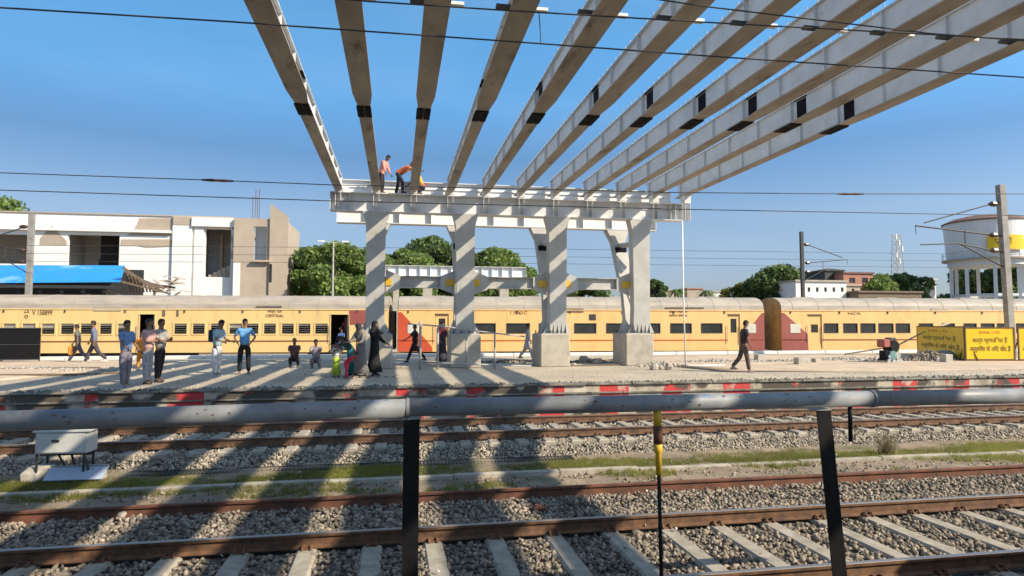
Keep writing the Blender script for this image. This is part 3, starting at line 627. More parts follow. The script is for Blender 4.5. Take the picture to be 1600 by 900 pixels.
def water_tank():
    Y = 82; c = atY(1540, 400, Y); k = (atY(1600, 400, Y)-atY(1470, 400, Y)).length/2*.72; t = thing('water_tank', 'large round white overhead water tank on concrete legs with a yellow sign', 'water tank', (c.x, Y, 0), -math.atan2(c.x, Y))
    z = lambda py: atY(1535, py, Y).z
    zb, ztp = z(405), z(350); n = 48
    ring = lambda r, zz: [(r*math.cos(2*math.pi*i/n), r*math.sin(2*math.pi*i/n), zz) for i in range(n)]
    MB().rings([ring(k*.93, zb), ring(k*1.0, ztp)]).build('tank_drum', 'tankwhite', t, smooth=False)
    MB().rings([ring(k*1.03, ztp), ring(k*1.03, ztp+.2), ring(k*.8, ztp+.75), ring(k*.45, ztp+1.15), ring(.2, ztp+1.3)]).build('tank_roof', 'tankroof', t)
    MB().rings([ring(k*1.05, zb-.3), ring(k*1.05, zb-.05)]).build('walkway', 'concrete', t)
    MB().rings([ring(k*.92, zb-1.1), ring(k*.92, zb-.31)]).build('ring_beam', 'tankwhite', t)
    rl = MB()
    for i in range(n):
        a, b = ring(k*1.04, zb+.9)[i], ring(k*1.04, zb+.9)[(i+1) % n]; rl.beam(a, b, .05)
        if i % 2 == 0: rl.beam((a[0], a[1], zb-.05), a, .05)
    rl.build('railing', 'galv', t)
    for i in range(8):
        a = 2*math.pi*(i+.3)/8; x, y = k*.84*math.cos(a), k*.84*math.sin(a); MB().box((x-.24, y-.24, -.1), (x+.24, y+.24, zb-1.1)).build('leg', 'tankwhite', t)
    br = MB(); zr = z(462)
    for i in range(8):
        a, b = 2*math.pi*(i+.3)/8, 2*math.pi*(i+1.3)/8; br.beam((k*.84*math.cos(a), k*.84*math.sin(a), zr), (k*.84*math.cos(b), k*.84*math.sin(b), zr), .35)
    br.build('brace', 'tankwhite', t)
    # curved yellow sign on the drum
    sg = MB(); A0 = math.asin(max(-1, min(1, (1538-1535)/65))); A1 = math.asin(.84); z0, z1 = z(396), z(374); m_ = 14
    for i in range(m_+1):
        a = A0+(A1-A0)*i/m_; sg.v += [((k*1.0+.05)*math.sin(a), -(k*1.0+.05)*math.cos(a), zz) for zz in (z0, z1)]
    sg.f = [(2*i, 2*i+2, 2*i+3, 2*i+1) for i in range(m_)]
    s = sg.build('sign_panel', 'signyellow', t)
    am = (A0+A1)/2-.12; text('पानी', 1.2, 'textdark', s, ((k+.12)*math.sin(am), -(k+.12)*math.cos(am), (z0+z1)/2+.1), (R(90), 0, am), width=2.2)
water_tank()
def lattice(px, yt, Y, label):
    c = atY(px, yt, Y); H = c.z; t = thing('lattice_tower', label, 'tower', (c.x, Y, 0)); mb = MB(); b0, b1 = 1.3, .55; N_ = 16
    f = lambda i: (b0+(b1-b0)*i/N_, H*i/N_)
    for sx_ in (-1, 1):
        for sy_ in (-1, 1): mb.beam((sx_*b0, sy_*b0, 0), (sx_*b1, sy_*b1, H), .12)
    for i in range(N_):
        (w0, z0), (w1, z1) = f(i), f(i+1)
        for s in (-1, 1):
            mb.beam((-w0, s*w0, z0), (w1, s*w1, z1), .07); mb.beam((w0, s*w0, z0), (-w1, s*w1, z1), .07); mb.beam((s*w0, -w0, z0), (s*w1, w1, z1), .07); mb.beam((-w1, s*w1, z1), (w1, s*w1, z1), .06)
    mb.build('lattice_frame', 'galv', t)
    an = MB()
    for k_ in range(5): an.box((-.9+(k_ % 3)*.7, -.8, H-1.2-k_*1.3), (-.6+(k_ % 3)*.7, -.6, H-.1-k_*1.3))
    an.build('antenna_panel', 'white', t)
lattice(1401, 366, 120, 'thin grey lattice telecom tower above the trees')
def lamp(px, yt, Y):
    c = atY(px, yt, Y); t = thing('street_lamp', 'tall thin grey street lamp with two arms in front of the bright tree', 'street lamp', (c.x, Y, 0))
    MB().tube([(0, 0, 0), (0, 0, c.z)], [.11, .07], 8).build('pole', 'galv', t)
    for s in (-1, 1):
        MB().tube([(0, 0, c.z-.1), (s*.5, 0, c.z), (s*1.0, 0, c.z+.02)], .04, 6).build('arm', 'galv', t); MB().box((min(s*.7, s*1.25), -.12, c.z-.02), (max(s*.7, s*1.25), .12, c.z+.1)).build('lamp_head', 'white', t)
lamp(521, 378, 55)

# ================================================================== CATENARY
def mast(px, yt, Y, wpx, label, base=0, side=1, m='galv', lean=0, reach=3.3, square=True, dz=0):
    c = atY(px, yt, Y); H = c.z; k = (c-O).length/1000; t = thing('catenary_mast', label, 'mast', (c.x-lean, Y, base)); H -= base; L = lean
    wd = wpx*k*.55
    MB().beam((0, 0, 0), (L, 0, H), wd, wd*.8).build('post', m, t) if square else MB().tube([(0, 0, 0), (L, 0, H)], wd/2, 8).build('post', m, t)
    s = side; zt = H-.9+dz
    MB().tube([(L, 0, zt), (L+s*reach*.9, .1, zt-1.15)], .035, 6).tube([(L, 0, zt-1.7), (L+s*reach, .1, zt-1.3)], .04, 6).tube([(L, 0, zt-2.5), (L+s*reach*.55, 0, zt-2.1), (L+s*reach*.95, .1, zt-2.2)], .035, 6).tube([(L, 0, zt-3.2), (L+s*reach*.5, 0, zt-2.15)], .035, 6).tube([(L+s*reach*.45, 0, zt-1.5), (L+s*reach*.45, 0, zt-2.2)], .02, 5).build('cantilever', 'dark', t)
    for zz, dd in ((zt-.15, .35), (zt-1.66, .4), (zt-2.4, .4)):
        MB().tube([(L+s*(dd-.15), 0, zz), (L+s*dd, 0, zz), (L+s*(dd+.2), 0, zz), (L+s*(dd+.35), 0, zz)], [.05, .13, .13, .05], 8).build('insulator', 'insul', t)
    MB().tube([(L+s*reach, .1, zt-1.3), (L+s*reach, .1, zt-1.7)], .02, 4).build('dropper', 'dark', t)
    return t
mast(1252, 362, 47, 8, 'small dark catenary mast with cantilever arms above the second and third coaches', m='dark', reach=4.2)
mast(1563, 289, 26, 15, 'tall pale catenary post standing on the platform behind the yellow signs', PZ, -1, 'mastgrey', -.22, reach=4.7, dz=.1)
mast(50, 334, 45.5, 11, 'grey steel catenary mast in front of the white building at the left edge', m='mastgrey', reach=3.2, side=-1, dz=.2)
def wire(name, pts, r, label, group, drop=None):
    mb = MB(); P = []
    pts = [Vector(p) for p in pts]
    for i in range(len(pts)-1):
        for k in range(8): P.append(pts[i].lerp(pts[i+1], k/8))
    P.append(pts[-1]); mb.tube(P, r, 5); o = mb.build(name, 'dark'); return tag(o, label, 'cable', group)
GW = 'overhead railway wires'
def wline(pix, Y, r, label):
    P = [atY(a, b, Y) for a, b in pix]; d0 = (P[0]-P[1]); d1 = (P[-1]-P[-2])
    wire('overhead_wire', [P[0]+d0.normalized()*6]+P+[P[-1]+d1.normalized()*10], r, label, GW)
wline([(0, 12), (360, 34), (800, 65), (1140, 90), (1600, 121)], 6.9, .0095, 'lowest of the near overhead wires, crossing the girders from the top left')
wline([(360, -18), (573, 2), (800, 17), (1140, 37), (1600, 62)], 6.9, .0095, 'second near overhead wire just above the lowest one')
wline([(900, -20), (1100, 10), (1450, 52), (1600, 64)], 7.1, .0095, 'near overhead wire entering the top right over the girders')
wire('dropper_wire', [atY(842, 20, 6.9), atY(844, 45, 6.9), atY(845, 68, 6.9)], .006, 'short vertical dropper joining the two near overhead wires', GW)
wline([(0, 270), (315, 281), (520, 289), (1065, 301), (1330, 303), (1600, 303)], 15.0, .011, 'upper overhead wire over the track beside the platform')
wline([(0, 297), (520, 314), (1065, 327), (1600, 337)], 15.0, .011, 'lower overhead wire over the track beside the platform')
ins = MB(); a = atY(315, 281, 15.0); b = atY(365, 283, 15.0)
ins.tube([a, a.lerp(b, .3), a.lerp(b, .5), a.lerp(b, .7), b], [.02, .035, .03, .035, .02], 6); tag(ins.build('wire_insulator', 'insul'), 'dark insulator fitting on the upper wire at left of the girders', 'insulator', 'wire insulators')
ins = MB(); a = atY(1308, 303, 15.0); b = atY(1350, 303, 15.0)
ins.tube([a, a.lerp(b, .3), a.lerp(b, .5), a.lerp(b, .7), b], [.02, .035, .03, .035, .02], 6); tag(ins.build('wire_insulator', 'insul'), 'dark insulator fitting on the upper wire at right of the girders', 'insulator', 'wire insulators')
for i, (y0, y1, lab) in enumerate(((383, 398, 'highest of the three faint distant wires above the train'), (396, 409, 'middle of the three faint distant wires above the train'), (408, 419, 'lowest of the three faint distant wires above the train'))):
    wline([(0, y0), (800, (y0+y1)/2-2), (1600, y1)], 44+i, .014, lab)

# ================================================================== TRAIN
def coach(name, label, pa, pb, body, wins, doors, style, texts=(), tri=(), boards=()):
    ua, ub = train_u(pa), train_u(pb); L = ub-ua; Wd = 3.24; org = TA+TD*ua
    t = thing(name, label, 'train coach', (org.x, org.y, 0), TYAW)
    U = lambda px: train_u(px)-ua
    zb, zw = .68, 3.28
    holes = []
    for px0, px1 in wins: holes.append((U(px0), U(px1), 1.78 if style == 'sleeper' else 1.82, 2.42 if style == 'sleeper' else 2.40))
    dh = [(U(a), U(b), .78, 2.95) for a, b, kind in doors]
    zh = []
    lz = MB().wall(0, L, zb, zw, holes+dh, 0, .07)
    lz.box((0, Wd-.07, zb), (L, Wd, zw)); lz.box((.0, .07, zb), (.07, Wd-.07, zw)); lz.box((L-.07, .07, zb), (L, Wd-.07, zw))
    lz.box((.0, -.035, 3.22), (L, 0.0, 3.27))
    bodyo = lz.build('body', body, t)
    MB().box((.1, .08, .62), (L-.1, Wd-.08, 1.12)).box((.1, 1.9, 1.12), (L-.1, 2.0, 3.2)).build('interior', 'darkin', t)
    prof = [(.0, zw)]+[(Wd/2-Wd/2*math.cos(math.pi*i/14)*(1 if 1 else 1), zw+.87*math.sin(math.pi*i/14)**.75) for i in range(0, 15)]
    prof = [(a, max(b, zw)) for a, b in prof[1:]]
    rf = MB().prism([(a, b) for a, b in prof], 0.01, L-.01, 'x').build('roof', 'roof', t)
    seams = MB(); x = .8
    while x < L: seams.prism([(Wd/2-(Wd/2+.012)*math.cos(math.pi*i/14), zw+.88*math.sin(math.pi*i/14)**.75+.004) for i in range(15)], x, x+.035, 'x'); x += 1.75
    seams.build('roof_seams', 'roof', rf)
    vt = MB(); x = 1.5
    while x < L-1: vt.box((x, .9, zw+.72), (x+.7, 1.5, zw+.84)) if style == 'sleeper' else vt.box((x, 1.2, zw+.8), (x+1.4, 2.0, zw+.9)); x += 3.1 if style == 'sleeper' else 6
    vt.build('roof_vents', 'roof', rf)
    MB().box((0, -.012, 1.32), (L, -.001, 1.42)).build('stripe', 'stripe' if style != 'red' else 'stripered', t) if not dh else None
    if dh:
        xs = [0]+[v for h in sorted(dh) for v in (h[0]-.02, h[1]+.02)]+[L]; mb = MB()
        for i in range(0, len(xs), 2):
            if xs[i+1] > xs[i]: mb.box((xs[i], -.012, 1.31), (xs[i+1], -.001, 1.39))
        mb.build('stripe', 'stripered' if style == 'ac' else 'stripe', t)
    for (a, b, c, d) in holes:
        if style == 'sleeper':
            fr = MB().wall(a-.06, b+.06, c-.06, d+.07, [(a+.03, b-.03, c+.02, d-.02)], -.025, .05).build('window', body, t)
            br = MB(); 
            for k in range(1, 5): br.tube([(a, .03, c+(d-c)*k/5), (b, .03, c+(d-c)*k/5)], .008, 4)
            br.build('window_bars', 'galv', fr)
            sh = random.random()
            MB().box((a+.03, .045, d-random.choice((.12, .16, .16, .3))), (b-.03, .06, d-.02)).build('shutter', 'roof', fr)
        else:
            fr = MB().wall(a-.03, b+.03, c-.03, d+.03, [(a+.02, b-.02, c+.02, d-.02)], -.02, .04).build('window', 'dark', t)
            MB().box((a, .03, c), (b, .045, d)).build('pane', 'glass', fr)
    for (a, b, c, d), (q0, q1, kind) in zip(dh, doors):
        if kind == 'open':
            dr = MB().box((a-.04, -.03, c), (a, .05, d+.05)).box((b, -.03, c), (b+.04, .05, d+.05)).box((a, -.03, d), (b, .05, d+.05)).build('door', body, t)
            MB().box((b-.12, .1, c+.1), (b-.06, .9, d-.05)).build('door_leaf', 'roof', dr)
            for xx in (a-.08, b+.08): MB().tube([(xx, -.07, 1.3), (xx, -.07, 2.3)], .02, 5).build('handrail', 'galv', dr)
        else:
            dr = MB().wall(a+.02, b-.02, c, d, [(a+.25*(b-a), b-.25*(b-a), 1.82, 2.72 if kind == 'tall' else 2.35)], .05, .05).build('door', body, t)
            MB().box((a+.25*(b-a), .08, 1.82), (b-.25*(b-a), .09, 2.72 if kind == 'tall' else 2.35)).build('pane', 'glass', dr)
            for xx in (a-.06, b+.06): MB().tube([(xx, -.06, 1.2), (xx, -.06, 2.3)], .018, 5).build('handrail', 'galv', dr)
            MB().box((a, -.03, d+.0), (b, .03, d+.06)).build('door_gutter', 'dark', dr)
        MB().box((a-.05, -.12, .52), (b+.05, .1, .60)).box((a, -.10, .3), (b, .08, .35)).build('footstep', 'dark', t)
    for side, c1, m_, zc in tri:
        x0, x1 = (0.0, U(c1)) if side == 'L' else (L, U(c1)); tm = MB(); z0, z1 = zb+.02, 3.10; wz = (1.82, 2.38)
        hy = U(633) if side == 'L' else L-1.0
        pts = [(x0, z0), (x1, z0), (x1, zc), (x0+(x1-x0)*.10, z1), (x0, z1)]
        if side == 'R': pts = pts[::-1]
        tm.prism(pts, -.012, -.001); e = tm.build('end_panel', m_, t)
        wx = x0+(.92 if side == 'L' else -.92); MB().box((wx-.34, -.03, 1.80), (wx+.34, -.013, 2.38), bev=.005).build('lavatory_window', 'paleglass', e)
    MB().prism([(.06, zb+.02), (Wd-.06, zb+.02), (Wd-.04, zw), *[(Wd/2+(Wd/2-.04)*math.cos(math.pi*i/14), zw+.85*math.sin(math.pi*i/14)**.75) for i in range(1, 14)], (.04, zw)][::-1], -.03, -.002, 'x').build('end_wall', 'endwall', t)
    # running gear
    for xb in (3.2, L-3.2):
        bg_ = MB().box((xb-1.6, .35, .35), (xb+1.6, .5, .6)).box((xb-1.6, Wd-.5, .35), (xb+1.6, Wd-.35, .6)).box((xb-.2, .4, .35), (xb+.2, Wd-.4, .62)).build('bogie', 'dark', t)
        for xx in (xb-1.25, xb+1.25):
            wb = MB()
            for y_ in (.62, Wd-.75): wb.tube([(xx, y_, .46), (xx, y_+.13, .46)], .44, 20)
            wb.tube([(xx, .6, .46), (xx, Wd-.6, .46)], .08, 8); wb.build('wheelset', 'rust', bg_)
    for a_, b_ in (((6.2, .3, .3), (8.2, 1.2, .66)), ((9.5, .3, .28), (10.6, 1.2, .66)), ((12, .25, .32), (14.4, 1.3, .66))): MB().box(a_, b_).build('underframe_box', 'dark', t)
    for s, px, py, sz, wd in texts: text(s, sz, 'textdark', bodyo, (U(px), -.012, train_z(px, py)), width=wd)
    for bx0, bx1, by0, by1, bm in boards:
        MB().box((U(bx0), -.03, train_z(bx0, by1)), (U(bx1), -.002, train_z(bx0, by0))).build('notice_board', bm, t)
    gt_ = MB()
    for bx in np.arange(.6, L-.5, 3.35): gt_.box((bx, -.05, 3.05), (bx+.05, -.001, 3.22))
    gt_.build('gutter_brackets', 'dark', t)
    # rubber vestibule at the ends
    MB().wall(.9, Wd-.9, .8, 3.2, [(1.15, Wd-1.15, .95, 3.0)], 0, .32).build('gangway', 'dark', t, loc=(L+.001, 0, 0), rot=(0, 0, R(90))).location = (L+.33, 0, 0)
    return t
wl = [(-86, -64), (-56, -34), (-27, -5), (5, 26), (35, 57), (65, 87), (95, 117), (126, 147), (156, 176), (184, 205)]
wr_ = [(272, 293), (301, 321), (329, 350), (358, 380), (385, 405), (412, 432), (440, 460), (466, 486), (492, 513)]
coach('passenger_coach', 'pale yellow coach with barred windows and open doors at the left', -110, 606, 'creambody', wl+wr_, [(218, 242, 'open'), (517, 545, 'open')], 'sleeper',
      [('V 158899', 66, 489, .42, 1.1), ('मध्य रेल', 429, 486.5, .26, .85), ('CENTRAL', 429, 493.5, .24, 1.05), ('2S', 41, 486, .34, .3), ('0', 41, 495, .3, .2)], (), [(146, 189, 480, 486, 'roof'), (400, 440, 478, 480, 'brown'), (254, 258, 484, 494, 'brown'), (276, 279, 484, 494, 'brown')])
w2 = [(738, 774), (792, 827), (843, 878), (898, 931), (948, 980), (999, 1031), (1048, 1080), (1096, 1128)]
coach('passenger_coach', 'warm yellow coach with wide dark windows and an orange red left end behind the columns', 622, 1194, 'orangebody', w2, [(680, 701, 'tall'), (1137, 1156, 'tall')], 'ac',
      [('1 15063 C', 810, 489, .28, 1.0), ('उत्तर मध्य रेल', 1060, 487, .2, 1.2), ('NORTH CENTRAL', 1060, 493, .18, 1.2)], [('L', 676, 'redbody', .95), ('R', 1160, 'maroonbody', 1.55)], [(878, 912, 482, 488, 'brown'), (921, 931, 491, 500, 'dark'), (1040, 1100, 480, 482, 'brown')])
w3 = [(1288, 1309), (1318, 1339), (1345, 1367), (1373, 1395), (1400, 1421), (1436, 1457), (1472, 1491), (1506, 1525), (1533, 1553), (1558, 1579), (1588, 1609), (1620, 1640), (1650, 1670)]
coach('passenger_coach', 'yellow coach with a faded maroon left end panel at the far right', 1221, 1840, 'orangebody', w3, [(1262, 1284, 'short')], 'ac3',
      [('NCR', 1335, 490, .2, .9)], [('L', 1262, 'maroonbody', 1.7)], [(1455, 1482, 482, 487, 'roof')])
# maroon placard near the coach end
ua = train_u(-110)
MB_ = MB().box((0, -.03, 2.35), (1.0, -.002, 3.18)); o_ = MB_.build('end_board', 'maroonbody'); cobj = [o for o in C.objects if o.name.startswith('passenger_coach')][0]
o_.parent = cobj; o_.location = (train_u(546)-ua, 0, 0)
for x0 in (TA-TD*60, ):
    rb = MB().box((-10, .72, .0), (150, .79, .1)).box((-10, 2.46, .0), (150, 2.53, .1)); o = rb.build('train_rails', 'rust', loc=(x0.x, x0.y, -.05), rot=(0, 0, TYAW)); tag(o, 'pair of rails under the yellow train', 'rail')

# ================================================================== FOOTBRIDGE STEELWORK
GZ = EYE+5.03           # girder soffit
YC = 24.45              # front crossbeam centre
XL = atY(517, 315, YC).x; XR = atY(1063, 330, YC).x
def ibeam_x(name, label, y, x0, x1, zb, zt, fw, m, st, cat='beam', um='steel'):
    t = thing(name, label, cat, ((x0+x1)/2, y, zb)); hx = (x1-x0)/2; h = zt-zb
    MB().box((-hx, -fw/2, 0), (hx, fw/2, .035)).build('bottom_flange', um, t); MB().box((-hx, -fw/2, h-.035), (hx, fw/2, h)).build('top_flange', um, t)
    MB().box((-hx+.01, -.012, .035), (hx-.01, .012, h-.035)).build('web', m, t)
    for x in st:
        for s in (-1, 1):
            y0, y1 = (-fw/2+.01, -.013) if s < 0 else (.013, fw/2-.01); MB().box((x-hx-.008, y0, .036), (x-hx+.008, y1, h-.036)).build('stiffener', m, t)
    MB().box((-hx-.015, -fw/2-.005, .001), (-hx-.001, fw/2+.005, h+.002)).build('end_plate', m, t); MB().box((hx+.001, -fw/2-.005, .001), (hx+.015, fw/2+.005, h+.002)).build('end_plate', m, t)
    return t
CZ0 = EYE+4.22; CZ1 = EYE+4.93
W_ = XR-XL
NG = 11
gx = [atY(px, 302, 25.0).x for px in (527, 1062)]
GX = [gx[0]+.1+(gx[1]-gx[0]-.1)*i/10 for i in range(NG)]
stf = [.35, .7]+[GX[i]-XL+d for i in range(NG) for d in (-.1, .1)]+[W_-.5, W_-.3]
fb = ibeam_x('crossbeam', 'front grey steel crossbeam carrying the girder ends on the four columns', YC, XL, XR, CZ0, CZ1, .44, 'steel', stf)
MB().box((-W_/2+.02, -.06, .44), (W_/2-.02, -.0125, .46)).build('web_rib', 'steel', fb)
ibeam_x('crossbeam', 'rear white steel crossbeam showing just below the front one', 27.2, XL, XR, CZ0-.02, CZ1-.02, .44, 'steelwhite', [1.2+i*1.33 for i in range(10)])
eb = ibeam_x('end_beam', 'pale steel end beam joining the girder ends where the workers stand', 25.32, XL+.3, XR-.1, GZ+.03, GZ+.58, .26, 'steelwhite', [], um='steel')
MB().box((-W_/2+.5, -.06, .26), (W_/2-.4, -.0125, .28)).build('web_rib', 'steel', eb)
# girders
GL = ['leftmost steel girder, its right side web facing the camera', 'second girder from the left, beside the standing worker', 'third girder from the left, nearly upright in view, hiding the crouched worker', 'fourth girder from the left', 'fifth girder from the left', 'sixth girder, the middle one', 'seventh girder from the left, fifth from the right edge', 'fourth girder from the right', 'third girder from the right', 'second girder from the right', 'rightmost steel girder, running out to the right edge of the photo']
def girder():
    t = thing('steel_girder', GL[0], 'girder', (GX[0], 25.15, GZ), 0, 'parallel steel girders of the unfinished footbridge')
    y0, yt0, yt1, yn = 0, -10.3, -11.0, -30.0; h = .60
    def fl(z, th, nm, m, a, b):
        z1 = z+th; P = [(-a, y0), (-a, yt0), (-b, yt1), (-b, yn), (b, yn), (b, yt1), (a, yt0), (a, y0)]
        mb = MB(); mb.add([(x, y, z) for x, y in P]+[(x, y, z1) for x, y in P], [tuple(range(8)), tuple(range(15, 7, -1))]+[(i, i+8, (i+1) % 8+8, (i+1) % 8) for i in range(8)]); return mb.build(nm, m, t)
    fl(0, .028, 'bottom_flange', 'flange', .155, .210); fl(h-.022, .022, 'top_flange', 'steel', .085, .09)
    MB().box((-.009, yn, .028), (.009, y0, h-.022)).build('web', 'steel', t)
    y = -.35
    while y > yn+.5:
        MB().box((.0095, y-.007, .0285), (.084, y+.007, h-.0225)).build('stiffener', 'steel', t); MB().box((-.084, y-.007, .0285), (-.0095, y+.007, h-.0225)).build('stiffener', 'steel', t); y -= 1.62
    sp_ = MB(); ys = -9.25
    for s in (-1, 1):
        sp_.box((min(s*.012, s*.175), ys-.95, -.03), (max(s*.012, s*.16), ys-.2, -.001)); sp_.box((min(s*.0095, s*.021), ys-1.38, .05), (max(s*.0095, s*.021), ys-1.0, h-.05))
        sp_.box((min(s*.03, s*.082), ys-1.45, h-.034), (max(s*.03, s*.082), ys-.95, h-.0225)); sp_.box((min(s*.03, s*.15), ys-.95, .0285), (max(s*.03, s*.15), ys-.05, .04))
    sp_.build('splice_plate', 'splice', t)
    for y in (-15.1, -23.5): MB().box((-.43, y-.05, .05), (-.0095, y+.05, .10)).build('bracket_bar', 'dark', t); MB().box((.0095, y-.05, .05), (.43, y+.05, .10)).build('bracket_bar', 'white', t)
    sd2 = MB(); y = -.3
    while y > -21: 
        for s in (-.06, .06): sd2.tube([(s, y, h), (s, y, h+.09)], .012, 5)
        y -= .3
    tag(sd2.build('shear_studs', 'galv', t), kind='stuff')
    MB().box((-.13, -.9, -.08), (.13, -.5, -.001)).build('bearing', 'steel', t)
    return t
g0 = girder()
for i in range(1, NG):
    g = dup(g0, (GX[i], 25.15, GZ+.027*i), 0, GL[i])
    for c in g.children:
        if c.name.startswith('bearing'): c.scale.z = (.08+.027*i)/.08
# piers
PL = ['leftmost bridge pier, behind the woman in black', 'second bridge pier from the left, beside the pipe barricade', 'third bridge pier from the left on a square concrete block', 'rightmost bridge pier on a square concrete block']
PX = [(567, 608, 572, 601), (703, 752, 711, 743), (845, 890, 856, 887), (978, 1022, 988, 1016)]
PYF = 24.05
def pier(i):
    a, b, c, d = PX[i]; x0, x1 = atY(a, 550, PYF).x, atY(b, 550, PYF).x; lx0, lx1 = atY(c, 430, PYF+.2).x, atY(d, 430, PYF+.2).x
    cx = (x0+x1)/2; t = thing('bridge_pier', PL[i], 'bridge pier', (cx, PYF, PZ), 0, 'piers of the unfinished footbridge'); hw = .575
    ph = 1.26
    MB().box((-hw, 0, 0), (hw, 1.6, ph), bev=.03).build('pedestal', 'concrete', t)
    lc = (lx0+lx1)/2-cx; ztop = CZ0-PZ-.002
    lw = .36
    MB().rings([[(lc-lw, .2, ph+.03), (lc+lw, .2, ph+.03), (lc+lw, .62, ph+.03), (lc-lw, .62, ph+.03)], [(lc-lw*.92, .16, ph+1), (lc+lw*.92, .16, ph+1), (lc+lw*.92, .6, ph+1), (lc-lw*.92, .6, ph+1)],
                [(lc-lw, .14, ztop-.5), (lc+lw, .14, ztop-.5), (lc+lw, .62, ztop-.5), (lc-lw, .62, ztop-.5)], [(lc-lw*1.35, .14, ztop), (lc+lw*1.35, .14, ztop), (lc+lw*1.35, .62, ztop), (lc-lw*1.35, .62, ztop)]]).build('leg', 'pier', t)
    MB().rings([[(lc-lw*1.45, .9, ph+.03), (lc+lw*1.25, .9, ph+.03), (lc+lw*1.25, 1.5, ph+.03), (lc-lw*1.45, 1.5, ph+.03)], [(lc-lw*.95, 1.1, ph+.55), (lc+lw*.9, 1.1, ph+.55), (lc+lw*.9, 1.5, ph+.55), (lc-lw*.95, 1.5, ph+.55)], [(lc-lw*.8, 1.5, ph+1.6), (lc+lw*.8, 1.5, ph+1.6), (lc+lw*.8, 1.85, ph+1.6), (lc-lw*.8, 1.85, ph+1.6)],
                [(lc-lw*.8, 2.75, ztop-.6), (lc+lw*.8, 2.75, ztop-.6), (lc+lw*.8, 3.2, ztop-.6), (lc-lw*.8, 3.2, ztop-.6)], [(lc-lw*1.4, 2.9, ztop-.04), (lc+lw*1.4, 2.9, ztop-.04), (lc+lw*1.4, 3.4, ztop-.04), (lc-lw*1.4, 3.4, ztop-.04)]]).build('leg', 'pier', t)
    MB().box((-.5, .1, ph+.001), (.5, 1.5, ph+.03)).build('base_plate', 'pier', t)
    for k in range(5):
        gs = MB(); xx = lc-.32+k*.16; gs.add([(xx-.008, .05+.06, ph+.031), (xx-.008, .199, ph+.031), (xx-.008, .19, ph+.42), (xx+.008, .05+.06, ph+.031), (xx+.008, .199, ph+.031), (xx+.008, .19, ph+.42)], [(0, 1, 2), (5, 4, 3), (0, 3, 4, 1), (1, 4, 5, 2), (2, 5, 3, 0)]); gs.build('gusset_plate', 'pier', t)
    for s in (-1, 1):
        for yy in (.3, .5, 1.1, 1.3): 
            gs = MB(); xa_, xb_ = lc+s*(lw+.001), lc+s*(lw+.2); gs.add([(xa_, yy-.008, ph+.031), (xb_, yy-.008, ph+.031), (xa_, yy-.008, ph+.45), (xa_, yy+.008, ph+.031), (xb_, yy+.008, ph+.031), (xa_, yy+.008, ph+.45)], [(0, 1, 2), (5, 4, 3), (0, 3, 4, 1), (1, 4, 5, 2), (2, 5, 3, 0)]); gs.build('gusset_plate', 'pier', t)
    for xx in (-.45, -.15, .15, .45):
        for yy in (.13, 1.46): MB().tube([(xx, yy, ph+.03), (xx, yy, ph+.14)], .022, 6).build('anchor_bolt', 'dark', t)
    MB().tube([(lc, .62, ztop-.95), (lc, 2.75, ztop-.75)], .11, 8).build('strut', 'pier', t)
    MB().box((lc-.25, 2.5, ztop-1.25), (lc+.25, 2.74, ztop-.85)).build('strut_socket', 'splice', t)
    return cx+lc
LX = [pier(i) for i in range(4)]
TL = ['left tie beam between the first and second piers', 'middle tie beam between the second and third piers', 'right tie beam between the third and fourth piers']
for i in range(3):
    x0, x1 = LX[i]+.37, LX[i+1]-.37; z0 = EYE+atY(700, 452, 25.4).z-EYE; z1 = atY(700, 434, 25.4).z
    t = thing('tie_beam', TL[i], 'beam', ((x0+x1)/2, 24.75, z0), 0, 'tie beams between the bridge piers'); hx = (x1-x0)/2; h = z1-z0
    MB().box((-hx+.3, -.15, 0), (hx-.3, .15, .025)).box((-hx+.3, -.15, h-.025), (hx-.3, .15, h)).box((-hx+.3, -.012, .025), (hx-.3, .012, h-.025)).build('beam', 'pier', t)
    for s in (-1, 1):
        e, f = s*(hx-.001), s*(hx-.55)
        P = [(e, -.25), (f, -.04), (f, .0), (f, h), (e, h+.22)]; P = P if s < 0 else P[::-1]
        MB().prism(P, -.17, -.152).build('bracket', 'pier', t); MB().box((min(e, s*(hx-.34)), -.21, .08), (max(e, s*(hx-.22)), -.172, h-.12)).build('clamp', 'yellow', t)
# hanging pipe
p = atY(1066, 344, 24.3); hp = MB(); q = atZ(1071, 572, PZ)
hp.tube([(p.x, p.y, CZ0-.01), Vector((p.x, p.y, CZ0)).lerp(q, .5)+Vector((-.02, 0, 0)), q], .028, 6); tag(hp.build('hanging_pipe', 'rope', smooth=True), 'thin white pipe hanging from the right end of the crossbeam to the platform', 'pipe')
p = atZ(1071, 572, PZ); MB_ = MB().tube([p+Vector((0, -.2, .03)), p+Vector((.5, -.3, .03)), p+Vector((1.6, -.1, .03))], .03, 6); tag(MB_.build('pipe_length', 'rope'), 'short white pipe lying on the platform at the foot of the hanging pipe', 'pipe')
# distant white beam of the next span
Yd = 56; x0, x1, z0, z1 = rect(601, 418, 821, 432, Yd)
db = ibeam_x('distant_crossbeam', 'short distant white crossbeam on posts behind the train and the piers', Yd, x0, x1, z0-.0, z1, .5, 'steelwhite', [.3+k*.9 for k in range(13)], um='steelwhite')
for px in (668, 787): xx = atY(px, 430, Yd).x-(x0+x1)/2; MB().box((xx-.4, -.3, -z0), (xx+.4, .3, -.001)).build('post', 'concrete', db)
xx = atY(619, 430, Yd).x-(x0+x1)/2; MB().box((xx-.25, -.3, -z0), (xx+.25, .3, -.001)).build('post', 'concrete', db)

